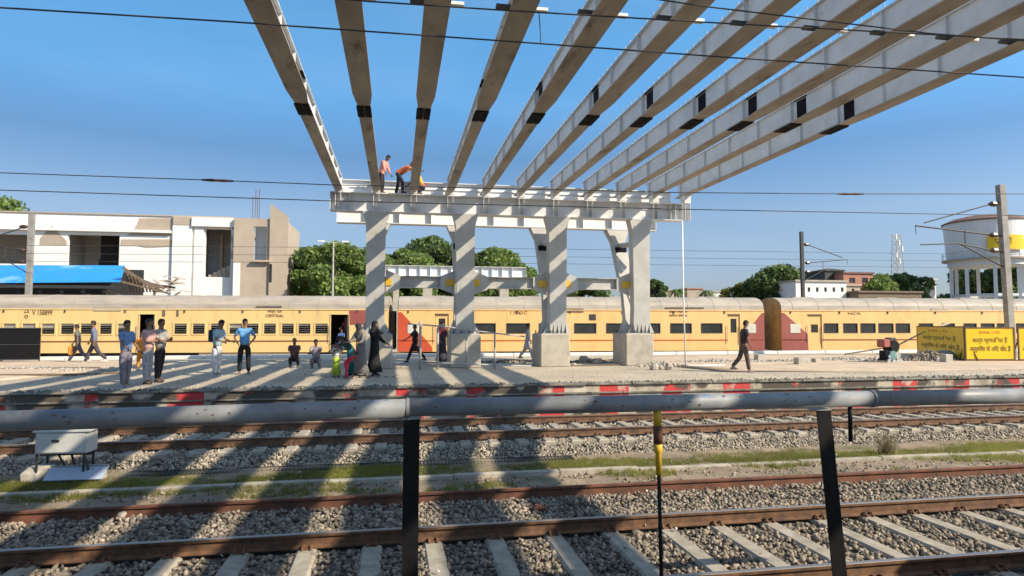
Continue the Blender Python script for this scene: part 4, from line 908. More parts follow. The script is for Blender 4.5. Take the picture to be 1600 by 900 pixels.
# ================================================================== FOREGROUND RAILING
YP = 4.5
def fence():
    t = thing('pipe_railing', 'thick blue grey pipe railing on black steel posts in the foreground', 'railing', (0, YP, -.5)); FD = Vector((8.8, .20, 0)).normalized(); FN = Vector((-FD.y, FD.x, 0)); FP = Vector((-2.75, 5.08, EYE))
    def B(px, py):
        r = ray(px, py); p = O+r*((FP-O).dot(FN)/r.dot(FN)); return Vector((p.x, p.y-YP, p.z+.5))
    r = .073
    a, b, c = B(-60, 660), B(637, 637.5), B(1660, 617)
    L1 = MB().tube([a, a.lerp(b, .5)+Vector((0, 0, -.006)), b], r, 28).build('rail_pipe', 'pipe', t, smooth=True)
    MB().tube([b+Vector((.004, 0, .004)), b.lerp(c, .25), b.lerp(c, .66)], r*.97, 28).build('rail_pipe', 'pipe', t, smooth=True)
    MB().tube([b.lerp(c, .66)+Vector((.003, 0, .001)), c], r*.985, 28).build('rail_pipe', 'pipe', t, smooth=True)
    for q in (b, b.lerp(c, .66)): MB().tube([q-Vector((.012, 0, 0)), q+Vector((.012, 0, 0))], r+.006, 28).build('weld_collar', 'pipe', t, smooth=False)
    ch_ = MB()
    for k_ in range(70):
        px_ = random.uniform(10, 1590)
        base = B(-60, 660).lerp(B(637, 637.5), (px_+60)/697) if px_ < 637 else B(637, 637.5).lerp(B(1660, 617), (px_-637)/1023)
        th = random.uniform(-.5, 1.6); rr_ = r*1.004; sz = random.uniform(.003, .011); c_ = base+Vector((0, -math.cos(th)*rr_, math.sin(th)*rr_)); tv = Vector((0, math.sin(th), math.cos(th)))
        m_ = 7; ch_.add([c_+Vector((math.cos(6.28*i/m_)*sz*random.uniform(.6, 2.2), 0, 0))+tv*math.sin(6.28*i/m_)*sz*random.uniform(.5, 1.1)+Vector((0, -math.cos(th), math.sin(th)))*.0012 for i in range(m_)], [tuple(range(m_))])
    tag(ch_.build('paint_chips', 'chips', t), kind='stuff')
    # angle iron posts
    p0 = B(643, 651); p1 = B(640, 905)
    def post(p0, p1, w_):
        d = (p1-p0); p1 = p0+d*(p0.z/(p0.z-p1.z)); mb = MB()
        n_ = 10
        rg = []
        for (q) in (p0, p1):
            x, y, z = q; y -= .03; rg.append([(x-w_/2, y, z), (x+w_/2, y, z), (x+w_/2, y+w_, z), (x+w_/2-.012, y+w_, z), (x+w_/2-.012, y+.012, z), (x-w_/2, y+.012, z)])
        mb.rings(rg[::-1]); o = mb.build('post', 'black', t); 
        x, y, z = p0; MB().box((x-w_/2-.012, y-.02, z+.001), (x+w_/2+.012, y+w_+.012, z+.009)).build('cap_plate', 'galv', o)
    post(B(643, 655), B(640, 905), .125); post(B(1284, 641), B(1310, 905), .14)
    # thin rod with yellow painted sleeve
    a, b = B(1027, 641), B(1033.5, 905); b = a+(b-a)*(a.z/(a.z-b.z)); f = lambda k: a.lerp(b, k)
    s0 = MB().tube([f(0), f(.062)], .034, 12).build('support_rod', 'yellow', t, smooth=True)
    MB().tube([f(.062), f(.132)], .039, 12).build('rust_sleeve', 'rust2', s0, smooth=True); MB().tube([f(.132), f(.165), f(.173), f(.255)], [.036, .036, .025, .025], 12).build('yellow_sleeve', 'yellow', s0, smooth=True)
    MB().tube([f(.255), f(1)], .016, 10).build('rod', 'black', s0, smooth=True)
    a, b = B(1328, 634), B(1329, 690); MB().tube([a, b], .019, 10).build('stub_pipe', 'black', t, smooth=True)
    MB().box((a.x-.08, a.y-.03, a.z-.005), (a.x+.06, a.y+.03, a.z+.02)).build('stub_plate', 'rust', t)
fence()
# near platform under the photographer
tag(MB().box((-60, -14, -.5), (60, 3.3, .75)).build('near_platform', 'platform'), kind='structure')

def added_shade_roof():  # added out of view: darkens the foreground and casts the lower right shadow
    t = thing('unseen_shade_roof', 'added unseen roof behind the photographer, shading the foreground', 'shelter', (0, -6, .75))
    MB().box((-40, -6, 3.85), (10.9, 4.4, 3.93)).box((10.95, -6, 3.85), (45, 8.1, 3.93)).build('roof', 'roof', t)
    for x in range(-36, 45, 9): MB().box((x-.12, -.12, 0), (x+.12, .12, 3.84)).build('post', 'steel', t)
added_shade_roof()

# ================================================================== TRACKSIDE CABINET
def cabinet():
    q = atZ(95, 757, -.44); Yc = q.y; B = lambda px, py: atY(px, py, Yc)
    a = B(54, 676); b = B(136, 708); zt = a.z; zb = b.z; cx = (a.x+b.x)/2; hw = (b.x-a.x)/2
    t = thing('trackside_cabinet', 'grey metal signalling cabinet on thin legs beside the grass at left', 'cabinet', (cx, Yc, -.47), R(-3)); z0, z1 = zb+.47, zt+.47
    MB().box((-hw, -.0, z0), (hw, .38, z1), bev=.012).build('case', 'boxgrey', t)
    MB().box((-hw-.03, -.03, z1), (hw+.05, .42, z1+.025)).build('lid', 'boxgrey', t)
    d = MB().box((-hw+.04, -.014, z0+.03), (hw-.04, -.001, z1-.03)).build('door', 'boxgrey', t); MB().box((-.14, -.03, (z0+z1)/2+.02), (-.02, -.015, (z0+z1)/2+.06)).build('handle', 'dark', d)
    text('LLL', .05, 'textdark', d, (-.08, -.018, (z0+z1)/2+.0), name='lettering') if False else None
    for x in (-hw+.03, hw-.05):
        for y in (.02, .34): MB().beam((x, y, 0), (x, y, z0), .03).build('leg', 'dark', t)
    MB().beam((-hw, .18, z0-.03), (hw, .18, z0-.03), .04, .05).beam((-.1, .1, z0), (.1, .2, .08), .025).beam((hw-.3, .1, z0), (hw-.2, .2, .05), .03).build('frame', 'dark', t)
    MB().tube([(hw-.1, .1, z0-.0), (hw+.02, .05, z0*.5), (hw-.05, .0, 0)], .02, 6).build('cable', 'dark', t)
    # sheet leaning on the ground
    q = atZ(118, 752, -.39); s = thing('metal_sheet', 'tilted blue grey metal tray lying in front of the signalling cabinet', 'sheet', (q.x, q.y-.12, -.35), R(-2))
    L = .47; mt = Matrix.Rotation(R(34), 4, 'X')
    MB().box((-L, 0, 0), (L, .30, .02), mt).build('panel', 'bluegrey', s); MB().box((-L, .30, -.02), (L, .32, .05), mt).build('lip', 'galv', s)
    MB().box((-L+.1, .27, -.14), (-L+.14, .30, .14)).box((L-.14, .27, -.14), (L-.1, .30, .14)).build('foot', 'dark', s)
cabinet()

# ================================================================== PLATFORM CLUTTER
def black_hoarding():
    a = atZ(61, 566, PZ); x1 = a.x; Yh = a.y; zt = atY(30, 512, Yh).z; x0 = atY(-60, 512, Yh).x
    t = thing('black_hoarding', 'black sheet metal hoarding panel standing on the platform at the left edge', 'hoarding', ((x0+x1)/2, Yh, PZ)); hx = (x1-x0)/2; h = zt-PZ
    MB().box((-hx, 0, .1), (hx, .03, h)).build('panel', 'black', t)
    MB().box((-hx, -.03, h-.05), (hx, -.001, h)).box((-hx, -.03, h*.5), (hx, -.001, h*.5+.04)).box((-hx, -.03, .1), (hx, -.001, .15)).build('frame', 'dark', t)
    for x in (-hx, 0, hx-.05): MB().box((x, .031, 0), (x+.05, .08, h)).build('post', 'rust', t)
    MB().box((-hx*.2, -.04, .35), (-hx*.1, -.031, .45)).build('bolt', 'galv', t)
black_hoarding()
def sign(name, label, pl, pr, ptop, pbot, ybase, lines, rz=0, skew=0):
    a = atZ(pl, pbot, PZ); b = atZ(pr, pbot-1 if not ybase else ybase, PZ); d = b-a; L = d.length; yaw = math.atan2(d.y, d.x)
    zt = atY((pl+pr)/2, ptop, (a.y+b.y)/2).z-PZ; t = thing(name, label, 'sign', (a.x, a.y, PZ), yaw, 'yellow works signs on the platform')
    MB().box((.04, 0, .14), (L-.04, .02, zt)).build('panel', 'signyellow', t)
    MB().box((0, -.02, .02), (.045, .04, zt+.05)).box((L-.045, -.02, .02), (L, .04, zt+.05)).box((.045, -.02, zt), (L-.045, .04, zt+.05)).box((.045, -.02, .08), (L-.045, .04, .135)).build('frame', 'signframe', t)
    for s, k, sz, m_, wd in lines: text(s, sz, m_, t, (L*.5, -.004, .14+(zt-.14)*k), width=wd*L)
    for x in (.1, L-.14): MB().beam((x, .03, zt*.8), (x, .55, .02), .04).build('stay', 'signframe', t)
    return t
L3 = [('RVNL LTD', .86, .16, 'textred', .42), ('कार्य प्रगति पर है', .60, .26, 'textdark', .70), ('असुविधा के लिए खेद है', .32, .26, 'textdark', .82)]
sign('works_sign', 'shaded yellow works sign with Hindi lettering, left of the row and angled away', 1434, 1508, 511, 554, 566, L3)
sign('works_sign', 'bright yellow works sign with red and brown Hindi lettering, in the middle of the row', 1509, 1587, 513, 566, 566, L3)
sign('works_sign', 'yellow works sign cut by the right edge of the photo', 1592, 1668, 513, 566, 566, L3)
def machine():
    q = atZ(1388, 568, PZ); t = thing('diesel_pump', 'dark portable engine pump with a maroon tank and small wheels on the platform', 'machine', (q.x, q.y, PZ), R(8)); 
    MB().box((-.35, -.2, .12), (.35, .2, .2)).box((-.32, -.16, .2), (-.05, .16, .55), bev=.02).build('frame', 'black', t)
    MB().box((-.42, -.2, .68), (-.06, .18, 1.02), bev=.03).build('fuel_tank', 'maroonbody', t)
    MB().tube([(.16, -.22, .72), (.16, .2, .72)], .24, 16).build('flywheel', 'black', t); MB().box((-.04, -.15, .5), (.36, .15, 1.08), bev=.04).build('engine_block', 'dark', t)
    MB().tube([(.02, -.25, .35), (.02, .12, .35)], .19, 14).build('pump_casing', cloth((.16, .30, .30)), t); MB().tube([(.26, -.25, .35), (.26, .1, .38)], .15, 14).build('pulley', 'galv', t)
    MB().tube([(-.08, -.2, .5), (-.2, -.22, .3), (-.12, -.2, .18)], .05, 8).build('hose', 'bluegrey', t)
    for x in (-.22, .05, .26, .42): MB().tube([(x, -.25, .1), (x, -.19, .1)], .10, 12).build('wheel', 'galv', t)
    MB().box((.42, -.1, .2), (.56, .1, .55), bev=.02).build('can', cloth((.55, .60, .12)), t)
machine()
def heap():
    c = atZ(1462, 565, PZ); r2 = np.random.default_rng(3); n = 1500
    X = r2.normal(0, 1.0, n); Yy = r2.normal(0, .28, n); Z = np.clip(.5*np.exp(-(X/1.0)**2-(Yy/.4)**2), 0, 1)*r2.random(n)**.4
    o = stones('gravel_heap', np.stack([c.x-.3+X, c.y+Yy, PZ+Z], 1), r2.uniform(.03, .08, n), 'stone'); tag(o, 'heap of grey gravel and rubble in front of the shaded works sign', 'gravel heap', kind='stuff')
    q = atZ(1484, 568, PZ); b = MB().box((-.2, 0, 0), (.2, .3, .38), bev=.02).build('concrete_block', 'granite', loc=q, rot=(0, 0, .1)); tag(b, 'square pale concrete block in front of the gravel heap', 'block')
    q = atZ(1466, 566, PZ); rock(q.x, q.y, PZ-.02, (.24, .18, .15), 'granite', 'pale boulder left of the square block by the gravel heap')
    q = atZ(1481, 564, PZ); s = MB().ball((0, 0, .2), (.5, .3, .30), 9, 7, .08).build('cement_sack', cloth((.30, .34, .35)), loc=(q.x, q.y+.1, PZ), smooth=True); tag(s, 'grey green sack slumped against the shaded works sign', 'sack')
heap()
def rheap(px, py, sx_, sy_, hh, n, m, label, smax=.08):
    c = atZ(px, py, PZ); r2 = np.random.default_rng(int(px)); X = r2.normal(0, sx_, n); Yy = r2.normal(0, sy_, n); Z = hh*np.exp(-(X/sx_)**2*.6-(Yy/sy_)**2*.6)*r2.random(n)**.4
    o = stones('rubble_heap', np.stack([c.x+X, c.y+Yy, PZ+Z], 1), r2.uniform(.02, smax, n), m); tag(o, label, 'rubble', kind='stuff')
rheap(925, 566, .6, .35, .12, 500, 'stone', 'brown rubble lying between the third and fourth piers'); rheap(800, 566, .8, .3, .08, 400, 'stone', 'dark rubble left of the third pier')
rheap(1115, 566, .9, .3, .10, 400, 'granite', 'low rubble around the dog beyond the hanging pipe'); rheap(1225, 566, 1.0, .3, .10, 400, 'granite', 'low pale rubble behind the stone block'); rheap(1320, 564, 1.3, .35, .14, 700, 'granite', 'pale rubble strewn left of the engine pump', .1)
rheap(1370, 566, .4, .2, .2, 200, 'granite', 'small pile of pale stones touching the engine pump', .11); rheap(1030, 572, .45, .2, .14, 200, 'granite', 'stones heaped at the right of the fourth pier', .1)
rheap(30, 578, 1.6, .3, .08, 500, 'granite', 'scattered rubble below the black hoarding'); rheap(140, 580, 1.2, .3, .06, 300, 'granite', 'scattered rubble on the left sand edge'); rheap(560, 590, .5, .2, .03, 60, 'stone', 'little stones by the family')
def blk(px, py, wpx, hpx, label, m='granite', group='stone blocks on the platform'):
    q = atZ(px, py, PZ); k = (q-O).length/1000; b = MB().box((-wpx*k/2, 0, 0), (wpx*k/2, .3, hpx*k), bev=.02).build('stone_block', m, loc=q, rot=(0, 0, random.uniform(-.15, .15))); tag(b, label, 'block', group)
blk(1258, 571, 22, 11, 'pale stone block right of the walking man in dark clothes'); blk(1190, 564, 12, 9, 'small squared stone near the gap between the coaches'); blk(1279, 568, 10, 7, 'small dark block at the right of the pale stone block', 'concrete')
for px, py, s, lab in [(1022, 578, .2, 'first rock of the small pile at the right pier'), (1031, 577, .15, 'dark rock beside the right pier rock pile'), (912, 566, .25, 'flat rock between the third and fourth piers'), (935, 568, .2, 'grey rock close to the fourth pier block'), (897, 572, .12, 'little rock at the foot of the third pier block'), (1045, 578, .18, 'outermost rock of the pile right of the fourth pier')]:
    q = atZ(px, py, PZ); rock(q.x, q.y, PZ-.03, (s, s*.8, s*.8), 'concrete', lab, 'rocks near the piers')
# scrap timber and rebar on the platform
def plank(px, py, L, yaw, label, m='brown', th=.05, w_=.12):
    q = atZ(px, py, PZ); b = MB().box((-L/2, -w_/2, 0), (L/2, w_/2, th)).build('plank', m, loc=(q.x, q.y, PZ+.004), rot=(0, 0, yaw)); tag(b, label, 'plank', 'planks and bars lying on the platform')
plank(930, 572, 2.0, .05, 'plank lying between the third and fourth piers'); plank(1120, 566, 2.6, -.03, 'long plank beyond the walking man'); plank(1180, 578, 3.4, -.06, 'thin bar on the sand behind the walking man', 'rust', .02, .04)
plank(1330, 566, 3.0, .12, 'weathered plank left of the engine pump'); plank(70, 578, 3.6, .02, 'first timber lying on the sand at left', 'brown', .08); plank(40, 588, 3.0, -.04, 'second timber on the sand at left, nearer the edge', 'brown', .07); plank(125, 586, 2.6, .35, 'slanting timber at the edge of the left sand patch')
# temporary pipe barricade
def barricade():
    base = atZ(657, 578, PZ); Yb = base.y; t = thing('pipe_barricade', 'temporary barricade of grey pipes in front of the second pier', 'barricade', (base.x, Yb, PZ)); B = lambda px, py: (lambda p: (p.x-base.x, 0, p.z-PZ))(atY(px, py, Yb))
    for px, yt in ((657, 502), (684, 513), (729, 520), (773, 521)): a = B(px, yt); MB().tube([(a[0], 0, 0), a], .045 if px < 700 else .033, 8).build('post', 'galv', t, smooth=True)
    MB().tube([B(637, 506), B(657, 507), B(700, 511), B(750, 518), B(820, 526)], .028, 7).build('top_rail', 'galv', t, smooth=True)
    MB().tube([B(660, 566), B(730, 569), B(830, 572)], .03, 7).build('bottom_rail', 'galv', t, smooth=True)
    MB().tube([(B(684, 513)[0], 0, B(684, 513)[2]), (B(690, 509)[0], .1, B(690, 509)[2]+.05), (B(700, 512)[0], .1, B(700, 512)[2])], .033, 8).build('bend', 'galv', t, smooth=True)
barricade()
q0 = atZ(1395, 556, PZ); lp = MB().tube([(q0.x-2.8, q0.y, PZ+.1), (q0.x+.2, q0.y, PZ+.5), (q0.x+1.9, q0.y-.3, PZ+1.35), (q0.x+2.9, q0.y-.6, PZ+1.7)], .04, 7).build('long_pole', cloth((.55, .48, .34)), smooth=True)
tag(lp, 'long pale bamboo pole slanting up over the shaded works sign', 'pole')

# ================================================================== PEOPLE
def skinned(verts, edges, radii, name, m, parent, sub=1, extra=None):
    me = bpy.data.meshes.new(name); me.from_pydata([tuple(v) for v in verts], edges, []); o = bpy.data.objects.new(name, me); C.objects.link(o)
    o.modifiers.new('skin', 'SKIN')
    sk = me.skin_vertices[0].data
    for i, r in enumerate(radii): sk[i].radius = r if isinstance(r, tuple) else (r, r); sk[i].use_root = (i == 0)
    ss = o.modifiers.new('sub', 'SUBSURF'); ss.levels = sub; ss.render_levels = sub
    dg = bpy.context.evaluated_depsgraph_get(); dg.update(); ev = bpy.data.meshes.new_from_object(o.evaluated_get(dg)); bpy.data.objects.remove(o); bpy.data.meshes.remove(me)
    if extra:
        vs = [tuple(v.co) for v in ev.vertices]; fs = [tuple(p.vertices) for p in ev.polygons]; mb = MB(); mb.v = vs; mb.f = fs; mb.add(extra.v, extra.f); ev = bpy.data.meshes.new(name); ev.from_pydata(mb.v, [], mb.f)
    ev.name = name; ev.materials.clear(); ev.materials.append(m); ev.polygons.foreach_set('use_smooth', [True]*len(ev.polygons))
    r = bpy.data.objects.new(name, ev); C.objects.link(r); r.parent = parent; return r
def person(label, px, py, H, face, lean=0, thigh=(3, -3), knee=(2, 2), arm=(5, 5), elbow=(12, 12), out=(6, 6), inn=(0, 0), shirt=(.3, .3, .3), pants=(.1, .1, .12), shoes=(.05, .04, .04),
           sleeve='short', garment=None, gcol=None, hair='short', headtilt=0, loc=None, spread=.095, group=None, vest=None, cap=None, long_hair=False, scarf=None, bag=None):
    H *= .97; k = H/1.72
    if loc is None: q = atZ(px, py, PZ); loc = (q.x, q.y, PZ)
    t = thing('person', label, 'person', loc, R(face), group)     # figure faces local -Y
    def dirp(ang, lat=0): a = R(ang); l = R(lat); return Vector((math.sin(l)*1, -math.sin(a)*math.cos(l), -math.cos(a)*math.cos(l)))
    la = R(lean); upd = Vector((0, -math.sin(la), math.cos(la)))
    P = {}; P['pel'] = Vector((0, 0, 0)); P['spi'] = upd*.22; P['che'] = upd*.43; P['nec'] = upd*.57; hd = R(lean+headtilt); hu = Vector((0, -math.sin(hd), math.cos(hd)))
    P['hd0'] = P['nec']+hu*.10+Vector((0, -.01, 0)); P['hd1'] = P['nec']+hu*.19+Vector((0, -.012, 0)); P['hd2'] = P['nec']+hu*.245
    for i, s in enumerate((-1, 1)):
        P[f'hip{i}'] = Vector((s*spread, 0, -.04)); kn = P[f'hip{i}']+dirp(thigh[i], s*3)*.43; an = kn+dirp(thigh[i]-knee[i], s*1)*.42
        P[f'kn{i}'] = kn; P[f'an{i}'] = an; P[f'to{i}'] = an+Vector((s*.02, -.15, -.045)) 
        sh = P['nec']-upd*.06+Vector((s*.175, 0, 0)); el = sh+dirp(arm[i]+lean*.3, s*out[i])*.29; fo = dirp(arm[i]+lean*.3+elbow[i], s*out[i]-s*inn[i])
        wr = el+fo*.25; P[f'sh{i}'] = sh; P[f'el{i}'] = el; P[f'wr{i}'] = wr; P[f'ha{i}'] = wr+fo*.085
    mz = min(P['an0'].z, P['an1'].z)-.075
    for q in P: P[q] = (P[q]-Vector((0, 0, mz)))*k
    names = ['pel', 'spi', 'che', 'nec', 'hd0', 'hd1', 'hd2']+[f'{a}{i}' for i in (0, 1) for a in ('hip', 'kn', 'an', 'to', 'sh', 'el', 'wr', 'ha')]
    ix = {n_: i for i, n_ in enumerate(names)}
    rad = {'pel': (.125, .10), 'spi': (.115, .085), 'che': (.135, .095), 'nec': (.055, .055), 'hd0': (.062, .072), 'hd1': (.074, .088), 'hd2': (.055, .065), 'hip': .078, 'kn': .052, 'an': .036, 'to': .03, 'sh': .052, 'el': .038, 'wr': .026, 'ha': .022}
    rr = [tuple(x*k for x in (rad.get(n_, rad.get(n_[:-1])) if isinstance(rad.get(n_, rad.get(n_[:-1])), tuple) else (rad.get(n_, rad.get(n_[:-1])),)*2)) for n_ in names]
    ed = [('pel', 'spi'), ('spi', 'che'), ('che', 'nec'), ('nec', 'hd0'), ('hd0', 'hd1'), ('hd1', 'hd2')]
    for i in (0, 1): ed += [('pel', f'hip{i}'), (f'hip{i}', f'kn{i}'), (f'kn{i}', f'an{i}'), (f'an{i}', f'to{i}'), ('che', f'sh{i}'), (f'sh{i}', f'el{i}'), (f'el{i}', f'wr{i}'), (f'wr{i}', f'ha{i}')]
    ex = MB()
    for i, s in enumerate((-1, 1)):       # palms with five fingers each
        w0 = P[f'wr{i}']; h0 = P[f'ha{i}']; d = (h0-w0).normalized(); sd_ = d.cross(Vector((1, 0, 0))).normalized() if abs(d.x) < .9 else Vector((0, 1, 0)); nn = d.cross(sd_)
        for j, L in enumerate((.072, .082, .078, .06)):
            b0 = h0+sd_*(.028-.0187*j)*k-d*.01*k; ex.tube([b0, b0+d*L*.5*k+nn*(-s)*.004*k, b0+d*L*.9*k-nn*s*.022*k], [.010*k, .009*k, .006*k], 5)
        b0 = w0+d*.03*k+sd_*.02*k; ex.tube([b0, b0+(d*.6+sd_*.8).normalized()*.035*k, b0+(d*.95+sd_*.5).normalized()*.065*k], [.012*k, .011*k, .008*k], 5)
    hc = P['hd1']; fw = Vector((0, -math.cos(hd), -math.sin(hd)))
    ex.ball(tuple(hc+fw*.096*k-hu*.012*k), (.014*k, .02*k, .02*k), 6, 4)      # nose
    hb = MB().ball((0, 0, 0), (.076*k, .095*k, .122*k), 12, 9); hm = Matrix((Vector((1, 0, 0)), -fw, hu)).transposed()
    ex.add([hm @ Vector(v)+hc+hu*.0 for v in hb.v], hb.f)
    ex.tube([P['nec']-hu*.03*k, hc-hu*.06*k], [.055*k, .052*k], 9)
    for s in (-1, 1): ex.ball(tuple(hc+Vector((s*.078*k, 0, 0))), (.01*k, .02*k, .028*k), 6, 4)
    body = skinned([P[n_] for n_ in names], [(ix[a], ix[b]) for a, b in ed], rr, 'body', SKIN, t, 1, ex)
    fc = MB()
    for s in (-1, 1): fc.ball(tuple(hc+fw*.088*k+hu*.012*k+Vector((s*.03*k, 0, 0))), (.011*k, .006*k, .007*k), 6, 4)
    fc.ball(tuple(hc+fw*.082*k-hu*.05*k), (.022*k, .008*k, .006*k), 6, 4); fc.build('face_features', HAIR, t)
    # hair / head cover
    n_ = 12; rg = []
    for zz, rx, ry, off in ((-.06, .06, .05, .048), (-.02, .081, .072, .032), (.03, .086, .088, .018), (.06, .084, .100, .002), (.095, .070, .086, .0), (.125, .040, .050, .0)):
        c = hc+hu*zz*k-fw*off*k; rg.append([c+Vector((rx*k*math.cos(2*math.pi*j/n_), 0, 0))-fw*(ry*k*math.sin(2*math.pi*j/n_)) for j in range(n_)])
    MB().rings(rg).build('hair', HAIR if cap is None else cloth(cap), t, smooth=True)
    if long_hair: MB().tube([hc-fw*.08*k, P['nec']-fw*.11*k, P['che']-fw*.14*k], [.06*k, .045*k, .02*k], 7).build('braid', HAIR, t, smooth=True)
    # trousers
    if garment is None or garment == 'kurta':
        nm = ['pel', 'hip0', 'kn0', 'an0', 'hip1', 'kn1', 'an1', 'spi0']; pts = [P['pel'], P['hip0'], P['kn0'], P['an0']+Vector((0, 0, .01)), P['hip1'], P['kn1'], P['an1']+Vector((0, 0, .01)), P['pel'].lerp(P['spi'], .5)]
        skinned(pts, [(0, 1), (1, 2), (2, 3), (0, 4), (4, 5), (5, 6), (0, 7)], [(.165*k, .14*k), .112*k, .085*k, .07*k, .112*k, .085*k, .07*k, (.15*k, .12*k)], 'trousers', cloth(pants), t)
    # shirt
    def arm_end(i, f): return P[f'sh{i}'].lerp(P[f'el{i}'], f) if f <= 1 else P[f'el{i}'].lerp(P[f'wr{i}'], f-1)
    fe = 1.85 if sleeve == 'long' else .8
    pts = [P['che'], P['spi'], P['pel']-Vector((0, 0, .045)), P['nec']-Vector((0, 0, .035*k))]; rs = [(.175*k, .13*k), (.165*k, .13*k), (.185*k, .155*k), .07*k]; es = [(0, 1), (1, 2), (0, 3)]
    for i in (0, 1):
        b = len(pts); pts += [P[f'sh{i}'], arm_end(i, min(1, fe))]; rs += [.082*k, .068*k]; es += [(0, b), (b, b+1)]
        if fe > 1: pts.append(arm_end(i, fe)); rs.append(.045*k); es.append((b+1, b+2))
    skinned(pts, es, rs, 'shirt', cloth(shirt), t)
    if vest is not None:
        rg = []
        for f, rx, ry in ((0, .165, .14), (.5, .16, .135), (1.0, .17, .138), (1.3, .12, .10)):
            c = P['pel'].lerp(P['che'], f) if f <= 1 else P['che'].lerp(P['nec'], f-1); ud = (P['che']-P['pel']).normalized(); bk = ud.cross(Vector((1, 0, 0)))
            rg.append([c+Vector((rx*k*math.cos(2*math.pi*j/14), 0, 0))+bk*(ry*k*math.sin(2*math.pi*j/14)) for j in range(14)])
        MB().rings(rg, False).build('safety_vest', cloth(vest, .6), t, smooth=True)
    if garment in ('skirt', 'robe', 'kurta'):
        mid = (P['an0']+P['an1'])/2; rg = []
        top = P['nec'] if garment == 'robe' else P['spi']
        lst = [(0, .07, .06), (.08, .17, .11), (.3, .165, .13), (.5, .17, .15), (.75, .21, .20), (.97, .30, .29)] if garment == 'robe' else ([(0, .14, .11), (.3, .165, .14), (.97, .26, .25)] if garment == 'skirt' else [(0, .14, .11), (.25, .165, .14), (.6, .20, .19)])
        for f, rx, ry in lst:
            c = top.lerp(mid, f) if f > .45 or garment != 'robe' else top.lerp(P['pel'], f/.5); nn_ = 22
            rg.append([c+Vector((rx*k*math.cos(2*math.pi*j/nn_)*(1+.07*f*math.sin(j*2.9)), ry*k*math.sin(2*math.pi*j/nn_)*(1+.07*f*math.cos(j*3.7)), 0)) for j in range(nn_)])
        MB().rings(rg).build('robe' if garment == 'robe' else 'skirt' if garment == 'skirt' else 'tunic', cloth(gcol), t, smooth=True)
    if scarf is not None:
        rg = []
        for zz, rx, ry, off in ((-.36, .20, .15, .03), (-.2, .21, .14, .03), (-.11, .13, .11, .035), (-.03, .105, .10, .035), (.05, .105, .11, .02), (.1, .08, .09, .01), (.125, .04, .05, 0)):
            c = hc+hu*zz*k-fw*off*k; rg.append([c+Vector((rx*k*math.cos(2*math.pi*j/14), 0, 0))-fw*(ry*k*math.sin(2*math.pi*j/14)) for j in range(14)])
        MB().rings(rg).build('headscarf', cloth(scarf), t, smooth=True)
    sm = cloth(shoes)
    for i in (0, 1):
        a, b = P[f'an{i}'], P[f'to{i}']; gz = -0.0; bs = min(a.z, b.z)-.035*k
        MB().rings([[(a.x+dx*.042*k, a.y+.05*k, bs+z_) for dx, z_ in ((-1, 0), (1, 0), (1, .07*k), (-1, .07*k))], [(a.x+dx*.048*k, a.y-.07*k, bs+z_) for dx, z_ in ((-1, 0), (1, 0), (.8, .075*k), (-.8, .075*k))], [(a.x+dx*.04*k, a.y-.19*k, bs+z_) for dx, z_ in ((-1, 0), (1, 0), (.8, .035*k), (-.8, .035*k))]]).build('shoe', sm, t)
    if bag == 'backpack':
        c = P['che']; MB().box((-.14*k, .10*k, c.z-.28*k), (.14*k, .26*k, c.z+.12*k), bev=.03).build('backpack', cloth((.03, .04, .07)), t)
        for s in (-1, 1): MB().tube([(s*.1*k, .1*k, c.z+.08*k), (s*.11*k, -.02*k, c.z+.16*k), (s*.11*k, -.13*k, c.z+.05*k), (s*.12*k, -.12*k, c.z-.12*k), (s*.13*k, .1*k, c.z-.2*k)], .016*k, 5).build('strap', cloth((.03, .04, .07)), t)
    t['P'] = 0; del t['P']
    return t, P
def bagobj(t_P, i, col, label, sz=(.18, .10, .28), name='shoulder_bag'):
    t, P = t_P; h = P[f'ha{i}']; m = Matrix.Translation(t.location) @ Matrix.Rotation(t.rotation_euler.z, 4, 'Z'); p = m @ h
    sx_, sy_, sz_ = sz; mb = MB().box((-sx_, -sy_, -sz_*1.2), (sx_, sy_, -.06), bev=.03); mb.tube([(-sx_*.6, 0, -.07), (-sx_*.3, 0, .0), (sx_*.3, 0, .0), (sx_*.6, 0, -.07)], .01, 5)
    o = mb.build(name, cloth(col), loc=p, rot=(0, 0, t.rotation_euler.z)); tag(o, label, 'bag'); return o
# standing group on the left (face angle: 0 looks toward the tracks, + turns to the right side of the picture)
person('man in a blue checked shirt and grey trousers nearest the platform edge at left', 195, 605, 1.68, 60, arm=(20, 12), elbow=(40, 30), shirt=(.20, .34, .62), pants=(.24, .22, .28), shoes=(.5, .5, .5), thigh=(6, -6))
person('man in a pink shirt and pale grey trousers with folded arms in the left group', 230, 600, 1.72, 75, arm=(14, 10), elbow=(82, 88), inn=(50, 45), shirt=(.70, .42, .40), pants=(.46, .47, .52), shoes=(.06, .06, .06), thigh=(3, -4))
person('man in a grey shirt and dark trousers half hidden behind the man in pink', 249, 597, 1.72, 70, arm=(12, 14), elbow=(85, 92), inn=(45, 40), shirt=(.42, .40, .40), pants=(.03, .025, .03), thigh=(2, -9))
person('man in a pale blue shirt and white trousers with a dark backpack', 338, 588, 1.72, 65, lean=7, headtilt=12, arm=(12, 15), elbow=(60, 60), inn=(10, 10), shirt=(.42, .62, .72), pants=(.74, .76, .80), shoes=(.6, .6, .6), bag='backpack')
person('man in a sky blue T-shirt and black trousers with hands on his hips', 381, 585, 1.75, 5, arm=(-8, -8), elbow=(45, 45), out=(32, 32), inn=(60, 60), shirt=(.18, .48, .85), pants=(.015, .015, .018), shoes=(.3, .25, .2), spread=.105)
